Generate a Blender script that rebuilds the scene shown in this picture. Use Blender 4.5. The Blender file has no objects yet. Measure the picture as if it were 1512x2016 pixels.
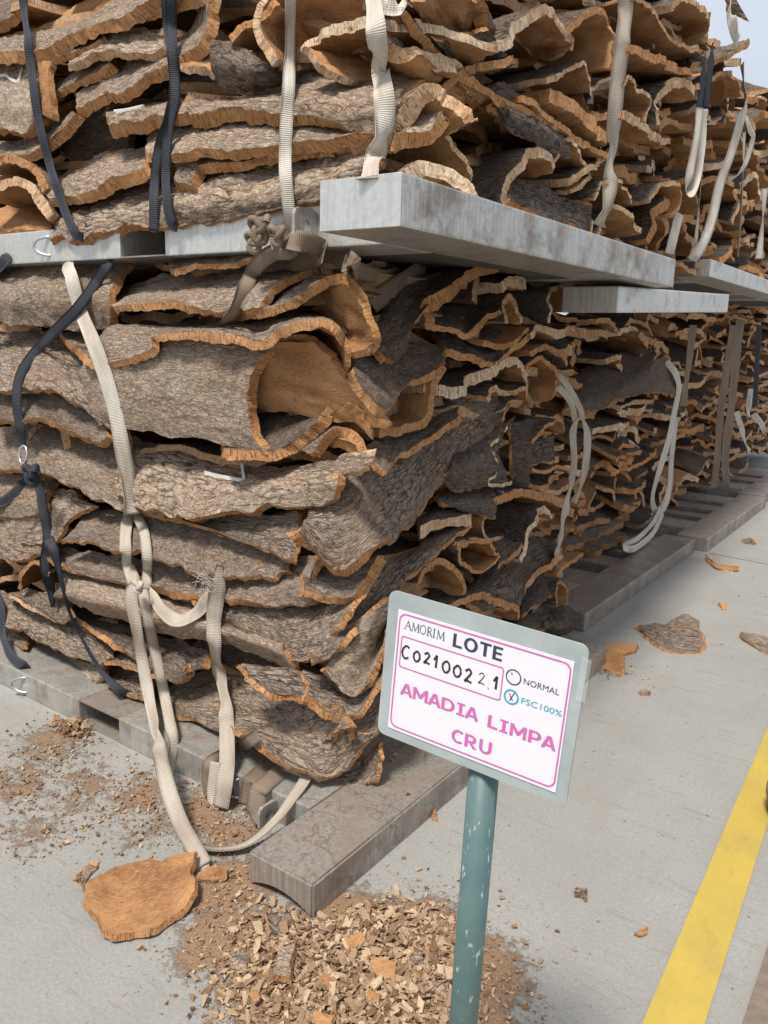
import bpy, bmesh, math, random, re
import numpy as np
from mathutils import Vector, Matrix

# ------------------------------------------------------------------ camera
SC = bpy.context.scene
COL = SC.collection
CAM = np.array([1.25790286, -1.47677102, 1.6])
ROT = np.array([[0.81129886, -0.14672042, 0.56592161],      # columns: camera right, up, back in the world
                [0.58401926, 0.15909794, -0.79599583],
                [0.02675188, 0.97629963, 0.21476353]])
cam_d = bpy.data.cameras.new('camera')
cam = bpy.data.objects.new('camera', cam_d)
COL.objects.link(cam)
cam.matrix_world = Matrix([list(ROT[i]) + [CAM[i]] for i in range(3)] + [[0, 0, 0, 1]])
cam_d.sensor_fit = 'HORIZONTAL'
cam_d.sensor_width = 36.0
cam_d.lens = 36.0 * 1566.0 / 1512.0
cam_d.clip_start = 0.02
cam_d.clip_end = 1500.0
SC.camera = cam
SC.render.resolution_x, SC.render.resolution_y = 768, 1024

# ------------------------------------------------------------------ sky, sun, exposure
SUN_EL, SUN_AZ = math.radians(62), math.radians(174)        # azimuth clockwise from +Y, where the light comes from
world = bpy.data.worlds.new('World')
SC.world = world
world.use_nodes = True
wn = world.node_tree
wn.nodes.clear()
w_out = wn.nodes.new('ShaderNodeOutputWorld')
w_bg = wn.nodes.new('ShaderNodeBackground')
w_sky = wn.nodes.new('ShaderNodeTexSky')
w_sky.sky_type = 'NISHITA'
w_sky.sun_disc = False
w_sky.sun_elevation = SUN_EL
w_sky.sun_rotation = SUN_AZ
w_sky.air_density = 1.0
w_sky.dust_density = 4.0
w_sky.ozone_density = 1.5
# thin bright cloud cover, the same all over the sky
w_tc = wn.nodes.new('ShaderNodeTexCoord')
w_no = wn.nodes.new('ShaderNodeTexNoise')
w_no.inputs['Scale'].default_value = 2.2
w_no.inputs['Detail'].default_value = 6
w_rp = wn.nodes.new('ShaderNodeMapRange')
w_rp.inputs['From Min'].default_value = 0.3
w_rp.inputs['From Max'].default_value = 0.7
w_rp.inputs['To Min'].default_value = 0.62
w_rp.inputs['To Max'].default_value = 0.9
w_mx = wn.nodes.new('ShaderNodeMix')
w_mx.data_type = 'RGBA'
w_mx.inputs[7].default_value = (5.6, 6.0, 6.7, 1)
wn.links.new(w_tc.outputs['Generated'], w_no.inputs['Vector'])
wn.links.new(w_no.outputs['Fac'], w_rp.inputs['Value'])
wn.links.new(w_rp.outputs['Result'], w_mx.inputs[0])
wn.links.new(w_sky.outputs[0], w_mx.inputs[6])
wn.links.new(w_mx.outputs[2], w_bg.inputs['Color'])
w_bg.inputs['Strength'].default_value = 0.10
wn.links.new(w_bg.outputs[0], w_out.inputs[0])
sun_d = bpy.data.lights.new('sun', 'SUN')
sun_d.energy = 3.5
sun_d.angle = math.radians(11)
sun_d.color = (1.0, 0.945, 0.87)
sun = bpy.data.objects.new('sun', sun_d)
COL.objects.link(sun)
_s = Vector((math.sin(SUN_AZ) * math.cos(SUN_EL), math.cos(SUN_AZ) * math.cos(SUN_EL), math.sin(SUN_EL)))
sun.rotation_euler = _s.to_track_quat('Z', 'Y').to_euler()
SC.view_settings.view_transform = 'Standard'
SC.view_settings.look = 'None'
SC.view_settings.exposure = 0.48
SC.view_settings.gamma = 1.0
SC.view_settings.use_curve_mapping = False
SC.render.engine = 'CYCLES'
SC.cycles.max_bounces = 6
SC.cycles.use_denoising = True

# ------------------------------------------------------------------ helpers
RNG = random.Random(7)
NPR = np.random.RandomState(11)
V3 = lambda *a: np.array(a, float)

def at(px, py, axis, val):
    """World point seen at a photograph pixel on the plane axis = val."""
    d = ROT @ V3((px - 756.) / 1566., -(py - 1008.) / 1566., -1.)
    if axis == 'c':                       # plane x - y = val
        n = V3(1, -1, 0)
    elif axis == 'e':
        n = V3(.3, -1, 0)
    else:
        n = np.eye(3)['xyz'.index(axis)]
    return CAM + d * ((val - n @ CAM) / (n @ d))

PLANES = {'f': ('y', .40, 1), 'r': ('x', -.25, -1), 'c': ('c', -.65, -1.414), 'u': ('x', -.10, -1),
          'C': ('c', -.50, -1.414), 'q': ('x', -.60, -1), 'e': ('e', -.568, -1.04), 'g': ('z', 0., 1)}

def wp(px, py, d=0., pl='f'):
    ax, v, s = PLANES[pl]
    return at(px, py, ax, v + s * d)

def vnoise(p, seed=0):
    """Smooth value noise in 3D, -1..1, vectorised."""
    p = np.asarray(p, float) + seed * 17.31
    i = np.floor(p).astype(np.int64)
    f = p - i
    f = f * f * (3 - 2 * f)
    def h(a, b, c):
        n = (a * 374761393 + b * 668265263 + c * 2147483647 + seed * 1274126177) & 0xffffffff
        n = ((n ^ (n >> 13)) * 1274126177) & 0xffffffff
        return ((n ^ (n >> 16)) & 0xffff) / 32767.5 - 1
    r = 0
    for dx in (0, 1):
        for dy in (0, 1):
            for dz in (0, 1):
                w = (f[..., 0] if dx else 1 - f[..., 0]) * (f[..., 1] if dy else 1 - f[..., 1]) * (f[..., 2] if dz else 1 - f[..., 2])
                r = r + w * h(i[..., 0] + dx, i[..., 1] + dy, i[..., 2] + dz)
    return r

def spline(P, n):
    """Catmull-Rom through P, n points spread evenly along it."""
    P = np.asarray(P, float)
    if len(P) == 1:
        return np.repeat(P, n, 0)
    if len(P) == 2:
        t = np.linspace(0, 1, n)[:, None]
        return P[0] * (1 - t) + P[1] * t
    E = np.vstack([2 * P[0] - P[1], P, 2 * P[-1] - P[-2]])
    out = []
    for k in range(len(P) - 1):
        a, b, c, d = E[k], E[k + 1], E[k + 2], E[k + 3]
        t = np.linspace(0, 1, 14, endpoint=False)[:, None]
        out.append(.5 * (2 * b + (c - a) * t + (2 * a - 5 * b + 4 * c - d) * t * t + (3 * b - a - 3 * c + d) * t ** 3))
    out = np.vstack(out + [P[-1:]])
    s = np.concatenate([[0], np.cumsum(np.linalg.norm(np.diff(out, axis=0), axis=1))])
    q = np.linspace(0, s[-1], n)
    return np.stack([np.interp(q, s, out[:, k]) for k in range(3)], 1)

def grad(G, axis):
    return np.gradient(G, axis=axis)

def unit(A):
    return A / (np.linalg.norm(A, axis=-1, keepdims=True) + 1e-12)

def link(name, me, mats, parent=None, loc=None):
    o = bpy.data.objects.new(name, me)
    for m in mats:
        if m and m.name not in [x.name for x in me.materials if x]:
            me.materials.append(m)
    COL.objects.link(o)
    if loc is not None:
        o.location = loc
    if parent is not None:
        o.parent = parent
    return o

def tag(o, label=None, cat=None, group=None, kind=None):
    if label: o['label'] = label
    if cat: o['category'] = cat
    if group: o['group'] = group
    if kind: o['kind'] = kind
    return o

def empty(name, loc, label, cat, group=None, rot=None):
    o = bpy.data.objects.new(name, None)
    o.empty_display_size = .1
    COL.objects.link(o)
    o.location = loc
    if rot is not None:
        o.rotation_euler = rot
    return tag(o, label, cat, group)

def mesh_np(name, V, F, mi=None, uv=None, smooth=True):
    """Mesh from numpy: V (n,3), F (m,4) quads, mi per face, uv per vertex (n,2)."""
    me = bpy.data.meshes.new(name)
    F = np.asarray(F, np.int32)
    me.vertices.add(len(V)); me.vertices.foreach_set('co', np.asarray(V, np.float32).ravel())
    k = F.shape[1]
    me.loops.add(F.size); me.loops.foreach_set('vertex_index', F.ravel())
    me.polygons.add(len(F))
    me.polygons.foreach_set('loop_start', np.arange(0, F.size, k, dtype=np.int32))
    me.polygons.foreach_set('loop_total', np.full(len(F), k, np.int32))
    if mi is not None:
        me.polygons.foreach_set('material_index', np.asarray(mi, np.int32))
    me.polygons.foreach_set('use_smooth', np.full(len(F), smooth))
    if uv is not None:
        l = me.uv_layers.new(name='UVMap')
        l.data.foreach_set('uv', np.asarray(uv, np.float32)[F.ravel()].ravel())
    me.update(calc_edges=True)
    me.validate()
    return me

def grid_faces(nv, nu, off=0):
    j, i = np.meshgrid(np.arange(nv - 1), np.arange(nu - 1), indexing='ij')
    a = (j * nu + i).ravel() + off
    return np.stack([a, a + 1, a + nu + 1, a + nu], 1)

# ------------------------------------------------------------------ materials
class NT:
    def __init__(s, name):
        s.m = bpy.data.materials.new(name)
        s.m.use_nodes = True
        s.t = s.m.node_tree
        s.b = s.t.nodes['Principled BSDF']
    def n(s, typ, inp=None, **kw):
        nd = s.t.nodes.new('ShaderNode' + typ)
        for k, v in kw.items():
            setattr(nd, k, v)
        for k, v in (inp or {}).items():
            s.set(nd.inputs[k], v)
        return nd
    def set(s, sock, v):
        if isinstance(v, bpy.types.NodeSocket):
            s.t.links.new(v, sock)
        elif isinstance(v, bpy.types.Node):
            s.t.links.new(v.outputs[0], sock)
        else:
            sock.default_value = v
    def math(s, op, a, b=0., c=None, clamp=False):
        nd = s.n('Math', {0: a, 1: b}, operation=op, use_clamp=clamp)
        if c is not None: s.set(nd.inputs[2], c)
        return nd.outputs[0]
    def mr(s, v, a, b, c=0., d=1.):
        return s.n('MapRange', {0: v, 1: a, 2: b, 3: c, 4: d}).outputs[0]
    def mix(s, f, a, b, blend='MIX'):
        nd = s.n('Mix', data_type='RGBA', blend_type=blend)
        s.set(nd.inputs[0], f); s.set(nd.inputs[6], a); s.set(nd.inputs[7], b)
        return nd.outputs[2]
    def noise(s, vec, scale, detail=4, rough=.55, dim='3D'):
        return s.n('TexNoise', {'Vector': vec, 'Scale': scale, 'Detail': detail, 'Roughness': rough}).outputs[0]
    def scale(s, vec, x, y, z):
        return s.n('VectorMath', {0: vec, 1: (x, y, z)}, operation='MULTIPLY').outputs[0]
    def add(s, a, b):
        return s.n('VectorMath', {0: a, 1: b}, operation='ADD').outputs[0]
    def attr(s, name):
        return s.n('Attribute', attribute_type='OBJECT', attribute_name=name).outputs['Fac']
    def uvr(s):
        """UV in metres with a per-object random third coordinate."""
        uv = s.n('UVMap', uv_map='UVMap').outputs[0]
        r = s.n('ObjectInfo').outputs['Random']
        return s.add(uv, s.n('CombineXYZ', {0: s.math('MULTIPLY', r, 13.), 1: s.math('MULTIPLY', r, 7.), 2: s.math('MULTIPLY', r, 31.)}).outputs[0])
    def bump(s, h, dist, strength=1., normal=None):
        nd = s.n('Bump', {'Height': h, 'Distance': dist, 'Strength': strength})
        if normal is not None: s.set(nd.inputs['Normal'], normal)
        return nd.outputs[0]
    def out(s, col=None, rough=None, normal=None, metal=None, spec=None):
        if col is not None: s.set(s.b.inputs['Base Color'], col)
        if rough is not None: s.set(s.b.inputs['Roughness'], rough)
        if normal is not None: s.set(s.b.inputs['Normal'], normal)
        if metal is not None: s.set(s.b.inputs['Metallic'], metal)
        if spec is not None: s.set(s.b.inputs['Specular IOR Level'], spec)
        return s.m

def rgb(r, g, b): return (r, g, b, 1.)

def m_bark():
    t = NT('cork_outer_bark')
    v = t.uvr()
    dist = t.n('TexNoise', {'Vector': t.scale(v, 20, 34, 1), 'Scale': 1., 'Detail': 4., 'Roughness': .65})
    dv = t.scale(t.add(dist.outputs['Color'], (-.5, -.5, -.5)), .085, .045, 0)
    vd = t.add(v, dv)
    big = t.n('TexVoronoi', {'Vector': t.scale(vd, 11, 46, 1), 'Scale': 1., 'Randomness': 1.}, feature='DISTANCE_TO_EDGE').outputs['Distance']
    small = t.n('TexVoronoi', {'Vector': t.scale(vd, 36, 120, 1), 'Scale': 1.}, feature='DISTANCE_TO_EDGE').outputs['Distance']
    sc_ = t.mr(t.math('FRACT', t.math('MULTIPLY', t.n('ObjectInfo').outputs['Random'], 11.9)), 0., 1., .62, 1.35)
    vs_ = t.n('VectorMath', {0: vd, 'Scale': sc_}, operation='SCALE').outputs[0]
    big.node.inputs['Vector'].links[0].from_node.inputs[0].links and t.t.links.new(vs_, big.node.inputs['Vector'].links[0].from_node.inputs[0])
    patch = t.noise(t.scale(v, 4, 7, 1), 1., 3)
    amount = t.mr(patch, .35, .65, .25, 1.)
    gate = t.mr(t.noise(t.scale(vd, 26, 60, 1), 1., 2), .34, .54)
    ck = t.attr('crack')
    crk = t.math('MULTIPLY', t.math('MULTIPLY', t.math('MULTIPLY', t.mr(big, .015, .115, 1., 0.), amount), gate), ck)
    crs = t.math('MULTIPLY', t.mr(small, .0, .16, 1., 0.), t.math('MULTIPLY', t.mr(t.noise(t.scale(vd, 40, 90, 2), 1., 2), .36, .56), .75))
    fib = t.noise(t.scale(vd, 70, 210, 1), 1., 5, .7)
    mid = t.noise(t.scale(vd, 14, 40, 1), 1., 5, .65)
    low = t.noise(t.scale(v, 3.2, 6, 1), 1., 4)
    c = t.mix(t.mr(low, .36, .64), rgb(.345, .252, .180), rgb(.400, .325, .258))
    c = t.mix(t.mr(mid, .38, .74, 0., .55), c, rgb(.235, .165, .118))
    rnd = t.n('ObjectInfo').outputs['Random']
    c = t.mix(t.mr(t.math('FRACT', t.math('MULTIPLY', rnd, 5.7)), 0., 1., 0., .75), c, t.mix(low, rgb(.34, .212, .132), rgb(.335, .298, .262)))
    blot = t.noise(t.scale(v, 9, 16, 1), 1., 5, .65)
    c = t.mix(t.mr(blot, .52, .68, 0., .5), c, rgb(.190, .142, .110))
    rust = t.noise(t.scale(v, 7, 15, 1.7), 1., 4)
    c = t.mix(t.mr(rust, .57, .74, 0., .65), c, rgb(.42, .225, .11))
    c = t.mix(t.mr(fib, .44, .78, 0., .7), c, rgb(.47, .385, .30))
    c = t.mix(t.math('MULTIPLY', crs, .65), c, rgb(.12, .082, .058))
    c = t.mix(t.math('MULTIPLY', crk, .95), c, rgb(.030, .021, .016))
    spk = t.noise(t.scale(vd, 120, 330, 1), 1., 3, .65)
    c = t.mix(t.mr(spk, .54, .68, 0., .75), c, rgb(.085, .058, .042))
    lich = t.math('MULTIPLY', t.math('MAXIMUM', t.attr('lichen'), t.mr(t.noise(t.scale(v, 5, 7, 3), 1., 3), .56, .72, 0., .55)), t.mr(t.noise(t.scale(v, 60, 75, 1), 1., 4, .7), .50, .62))
    c = t.mix(lich, c, rgb(.46, .46, .34))
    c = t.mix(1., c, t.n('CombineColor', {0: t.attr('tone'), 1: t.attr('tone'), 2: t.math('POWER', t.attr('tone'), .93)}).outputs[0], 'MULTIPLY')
    h = t.math('SUBTRACT', t.math('ADD', t.math('MULTIPLY', mid, t.math('MULTIPLY_ADD', ck, .25, .34)), t.math('MULTIPLY', fib, .26)), t.math('ADD', t.math('MULTIPLY', crk, .85), t.math('MULTIPLY', crs, .30)))
    return t.out(c, .93, t.bump(h, .016, 1.), spec=.15)

def m_rim():
    t = NT('cork_cut_edge')
    v = t.uvr()
    stri = t.noise(t.scale(v, 150, 9, 1), 1., 4, .7)
    pores = t.noise(t.scale(v, 260, 45, 1), 1., 2, .6)
    low = t.noise(t.scale(v, 9, 22, 1), 1., 4)
    pale = t.math('MULTIPLY', t.attr('pale'), t.mr(t.noise(t.scale(v, 5, 8, 1), 1., 3), .25, .6), clamp=True)
    c = t.mix(t.mr(low, .3, .7), rgb(.49, .222, .084), rgb(.62, .360, .172))
    c = t.mix(t.mr(t.math('FRACT', t.math('MULTIPLY', t.n('ObjectInfo').outputs['Random'], 7.3)), 0., 1., 0., .5), c, rgb(.33, .17, .078))
    c = t.mix(pale, c, rgb(.76, .62, .44))
    c = t.mix(t.mr(stri, .45, .72, 0., .72), c, rgb(.26, .115, .05))
    c = t.mix(t.mr(pores, .60, .72, 0., .8), c, rgb(.12, .052, .024))
    ring = t.noise(t.scale(v, 7, 330, 1), 1., 3, .6)
    c = t.mix(t.mr(ring, .55, .72, 0., .5), c, rgb(.25, .115, .052))
    brown = t.noise(t.scale(v, 13, 60, 2), 1., 3)
    c = t.mix(t.mr(brown, .56, .72, 0., .6), c, rgb(.24, .105, .045))
    h = t.math('SUBTRACT', t.math('MULTIPLY', stri, -1.), t.mr(pores, .58, .75, 0., .8))
    return t.out(c, .9, t.bump(h, .009, 1.), spec=.2)

def m_inner():
    t = NT('cork_inner_face')
    v = t.uvr()
    low = t.noise(t.scale(v, 5, 8, 1), 1., 5)
    fine = t.noise(t.scale(v, 60, 160, 1), 1., 5, .7)
    spots = t.noise(t.scale(v, 85, 170, 1), 1., 3)
    c = t.mix(t.mr(low, .36, .64), rgb(.43, .225, .098), rgb(.215, .100, .046))
    c = t.mix(t.mr(fine, .45, .75, 0., .55), c, rgb(.54, .33, .16))
    c = t.mix(t.mr(spots, .58, .70, 0., .8), c, rgb(.15, .065, .028))
    h = t.math('ADD', fine, t.math('MULTIPLY', low, 1.5))
    return t.out(c, .88, t.bump(h, .005, .8), spec=.2)

def m_steel(name, dirt, base=(.58, .57, .54), brown=(.165, .125, .095)):
    t = NT(name)
    g = t.n('TexCoord').outputs['Object']
    streak = t.noise(t.scale(g, 85, 85, 3.), 1., 4, .6)
    blot = t.noise(g, 7., 6, .62)
    fine = t.noise(g, 55., 4, .6)
    c = t.mix(t.mr(fine, .3, .7), rgb(*base), rgb(base[0] * .82, base[1] * .82, base[2] * .80))
    c = t.mix(t.mr(streak, .42, .68, 0., min(1., .62 * dirt)), c, rgb(.19, .16, .12))
    dm = t.mr(blot, .62 - .28 * dirt, .74 - .14 * dirt)
    c = t.mix(t.math('MULTIPLY', dm, .80), c, rgb(*brown))
    warm = t.noise(g, 2.6, 5, .6)
    c = t.mix(t.mr(warm, .44, .68, 0., .40 * dirt), c, rgb(.26, .22, .18))
    ring = t.math('ABSOLUTE', t.math('SUBTRACT', t.noise(g, 4.2, 4, .55), .52))
    c = t.mix(t.mr(ring, 0., .012, .55 * dirt, 0.), c, rgb(.13, .085, .055))
    met = t.mr(dm, 0., 1., .62, .15)
    return t.out(c, t.mr(blot, .3, .7, .30, .52), t.bump(t.math('ADD', fine, streak), .0018, .6), metal=met)

def m_web(name, col, dirtcol, dirt=.5, rough=.85, pitch=560.):
    t = NT(name)
    uv = t.n('UVMap', uv_map='UVMap').outputs[0]
    sep = t.n('SeparateXYZ', {0: uv})
    wv = t.math('SINE', t.math('MULTIPLY', sep.outputs[0], pitch * 2))
    wx = t.math('SINE', t.math('MULTIPLY', sep.outputs[1], 1500.))
    v = t.uvr()
    d = t.noise(t.scale(v, 4, 16, 1), 1., 5, .6)
    c = t.mix(t.mr(d, .62 - .3 * dirt, .80 - .12 * dirt), rgb(*col), rgb(*dirtcol))
    c = t.mix(t.mr(wv, -1., .1, .30, 0.), c, rgb(col[0] * .35, col[1] * .33, col[2] * .31))
    return t.out(c, rough, t.bump(t.math('ADD', wv, t.math('MULTIPLY', wx, .35)), .0009, .7), spec=.25)

def m_plain(name, col, rough=.6, metal=0., var=.12, scale=25., spec=.4):
    t = NT(name)
    g = t.n('TexCoord').outputs['Object']
    a = t.noise(g, scale, 5, .6)
    c = t.mix(t.mr(a, .3, .7), rgb(*col), rgb(*[x * (1 - var) for x in col]))
    return t.out(c, rough, t.bump(a, .001, .4), metal=metal, spec=spec)

def m_concrete():
    t = NT('concrete_floor')
    g = t.n('TexCoord').outputs['Object']
    a = t.noise(g, 2.3, 6, .6)
    b = t.noise(g, 90., 5, .75)
    f = t.noise(g, 420., 2, .6)
    sm = t.noise(t.scale(g, 5., 1.4, 1), 1., 6, .65)
    c = t.mix(t.mr(a, .3, .7), rgb(0.284, 0.276, 0.254), rgb(0.344, 0.336, 0.314))
    c = t.mix(t.mr(b, .36, .70, 0., .85), c, rgb(0.228, 0.221, 0.203))
    c = t.mix(t.mr(sm, .52, .72, 0., .6), c, rgb(.255, .237, .205))
    c = t.mix(t.mr(f, .60, .75, 0., .45), c, rgb(0.440, 0.432, 0.408))
    pit = t.noise(g, 38., 3, .5)
    scf = t.noise(t.scale(g, 3.5, 26, 1), 1., 5, .7)
    c = t.mix(t.mr(scf, .56, .70, 0., .5), c, rgb(.19, .175, .15))
    crumb = t.noise(g, 75., 2, .5)
    c = t.mix(t.mr(crumb, .715, .74, 0., .8), c, rgb(.16, .115, .075))
    c = t.mix(t.mr(pit, .690, .715, 0., .7), c, rgb(.13, .115, .095))
    # brown cork dust trodden into the concrete
    mask = None
    for x, y, r, s in DUST:
        d = t.n('VectorMath', {0: g, 1: (x, y, 0.)}, operation='DISTANCE').outputs['Value']
        k = t.mr(d, r, r * .25, 0., s)
        mask = k if mask is None else t.math('MAXIMUM', mask, k)
    dn = t.noise(g, 26., 7, .72)
    dl = t.noise(g, 7., 4, .6)
    dm = t.math('ADD', mask, t.math('ADD', t.math('MULTIPLY', t.math('SUBTRACT', dn, .5), 1.5), t.math('SUBTRACT', dl, .5)))
    dm = t.mr(dm, .42, .66)
    dcol = t.mix(t.mr(t.noise(g, 160., 3, .7), .35, .7), rgb(.205, .118, .066), rgb(.34, .21, .12))
    c = t.mix(t.math('MULTIPLY', dm, .92), c, dcol)
    h = t.math('ADD', t.math('MULTIPLY', b, .8), t.math('ADD', t.math('MULTIPLY', f, .4), t.math('MULTIPLY', t.math('MULTIPLY', dm, dn), 2.)))
    return t.out(c, .88, t.bump(h, .0045, .9), spec=.25)

DUST = [(.10, -.16, .36, 1.0), (.28, .10, .30, 1.0), (-.12, -.20, .24, 1.0), (-.28, -.06, .22, .95), (.36, -.10, .26, .95), (.06, .06, .22, .8),
        (-1.08, -.02, .34, .52), (-.86, .10, .28, .60), (-.62, .16, .26, .72), (-1.45, .12, .30, .62), (-.98, -.24, .24, .50), (-.72, -.04, .22, .45),
        (-1.30, -.12, .28, .55), (.02, 2.25, .22, .5), (-.45, .12, .2, .7), (.44, .10, .26, .95), (.52, -.04, .22, .95), (.40, -.32, .26, .9)]

def m_chip():
    t = NT('cork_chip')
    v = t.n('TexCoord').outputs['Object']
    r = t.n('Attribute', attribute_name='shade').outputs['Fac']
    a = t.noise(v, 130., 4, .7)
    c = t.mix(r, rgb(.165, .092, .052), rgb(.50, .37, .24))
    c = t.mix(t.mr(a, .45, .75, 0., .6), c, rgb(.20, .10, .05))
    return t.out(c, .92, t.bump(a, .003, .7), spec=.15)

def m_clear():
    t = NT('clear_plastic')
    t.b.inputs['Alpha'].default_value = .10
    return t.out(rgb(.8, .84, .84), .12)

def m_yellow():
    t = NT('yellow_line_paint')
    g = t.n('TexCoord').outputs['Object']
    a = t.noise(g, 5., 6, .6)
    b = t.noise(g, 120., 4, .7)
    s = t.noise(t.scale(g, 22., 7, 1), 1., 5, .7)
    c = t.mix(t.mr(a, .3, .7), rgb(.455, .330, .060), rgb(.375, .275, .068))
    c = t.mix(t.mr(s, .55, .72, 0., .6), c, rgb(.26, .205, .075))
    c = t.mix(t.mr(b, .60, .70, 0., .6), c, rgb(.27, .225, .13))
    return t.out(c, .7, t.bump(b, .002, .5), spec=.3)

M = {}
M['bark'], M['rim'], M['inner'] = m_bark(), m_rim(), m_inner()
M['steel'] = m_steel('galvanised_steel', .55)
M['deck'] = m_steel('soiled_steel_deck', 1.0, (.52, .49, .45), (.17, .125, .095))
M['pale_steel'] = m_steel('pale_galvanised_steel', .28, (.68, .68, .66), (.33, .32, .26))
M['dark'] = m_plain('dark_shade_and_marks', (.07, .062, .052), .8)  # near-black for painted shade in pockets and slots, plus joint and number
M['white_web'] = m_web('white_webbing', (.60, .56, .495), (.36, .29, .22), .6)
M['grey_web'] = m_web('grimy_white_webbing', (.47, .42, .35), (.29, .22, .165), .75)
M['brown_web'] = m_web('soiled_webbing', (.24, .185, .138), (.17, .125, .09), .7)
M['black_web'] = m_web('black_webbing', (.030, .034, .044), (.055, .055, .06), .3, .6)
M['zinc'] = m_plain('zinc_wire', (.62, .63, .63), .3, .9)
M['concrete'] = m_concrete()
M['chip'] = m_chip()
M['yellow'] = m_yellow()
M['clear'] = m_clear()
M['board'] = m_plain('sign_backing_sheet', (.40, .455, .455), .26, 0., .34, 7., .6)
M['paper'] = m_plain('white_paper', (.70, .69, .735), .38, 0., .02, 30., .5)
M['pink'] = m_plain('pink_print', (.55, .13, .38), .5, 0., .04)
M['navy'] = m_plain('dark_blue_print', (.035, .045, .085), .5, 0., .05)
M['slate'] = m_plain('slate_blue_print', (.085, .13, .20), .5, 0., .05)
M['ink'] = m_plain('black_marker', (.028, .026, .03), .5, 0., .3, 300.)
M['teal'] = m_plain('teal_print', (.02, .33, .40), .5, 0., .05)
M['chalk'] = m_plain('white_chalk', (.62, .60, .56), .95, 0., .2, 200.)
M['plinth'] = m_plain('brown_floor_strip', (.20, .155, .12), .85, 0., .3, 30.)

def m_post():
    t = NT('green_post_paint')
    g = t.n('TexCoord').outputs['Object']
    a = t.noise(g, 18., 5, .6)
    s = t.noise(t.scale(g, 75, 75, 26), 1., 5, .65)
    c = t.mix(t.mr(a, .3, .7), rgb(.062, .120, .120), rgb(.092, .150, .146))
    chip = t.mr(s, .615, .635)
    c = t.mix(t.math('MULTIPLY', chip, .85), c, rgb(.33, .40, .39))
    return t.out(c, .42, t.bump(t.math('SUBTRACT', a, t.math('MULTIPLY', chip, 1.)), .001, .5), spec=.5)
M['post'] = m_post()

def m_burlap():
    t = NT('woven_burlap')
    uv = t.n('UVMap', uv_map='UVMap').outputs[0]
    sep = t.n('SeparateXYZ', {0: uv})
    a = t.math('SINE', t.math('MULTIPLY', t.math('ADD', sep.outputs[0], sep.outputs[1]), 520.))
    b = t.math('SINE', t.math('MULTIPLY', t.math('SUBTRACT', sep.outputs[0], t.math('MULTIPLY', sep.outputs[1], .4)), 520.))
    k = t.math('MULTIPLY', a, b)
    c = t.mix(t.mr(k, -.6, .8), rgb(.22, .115, .07), rgb(.58, .42, .31))
    return t.out(c, .85, t.bump(k, .004, 1.))
M['burlap'] = m_burlap()

# ------------------------------------------------------------------ cork bark slabs
BARK_MATS = [M['bark'], M['rim'], M['inner']]

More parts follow.
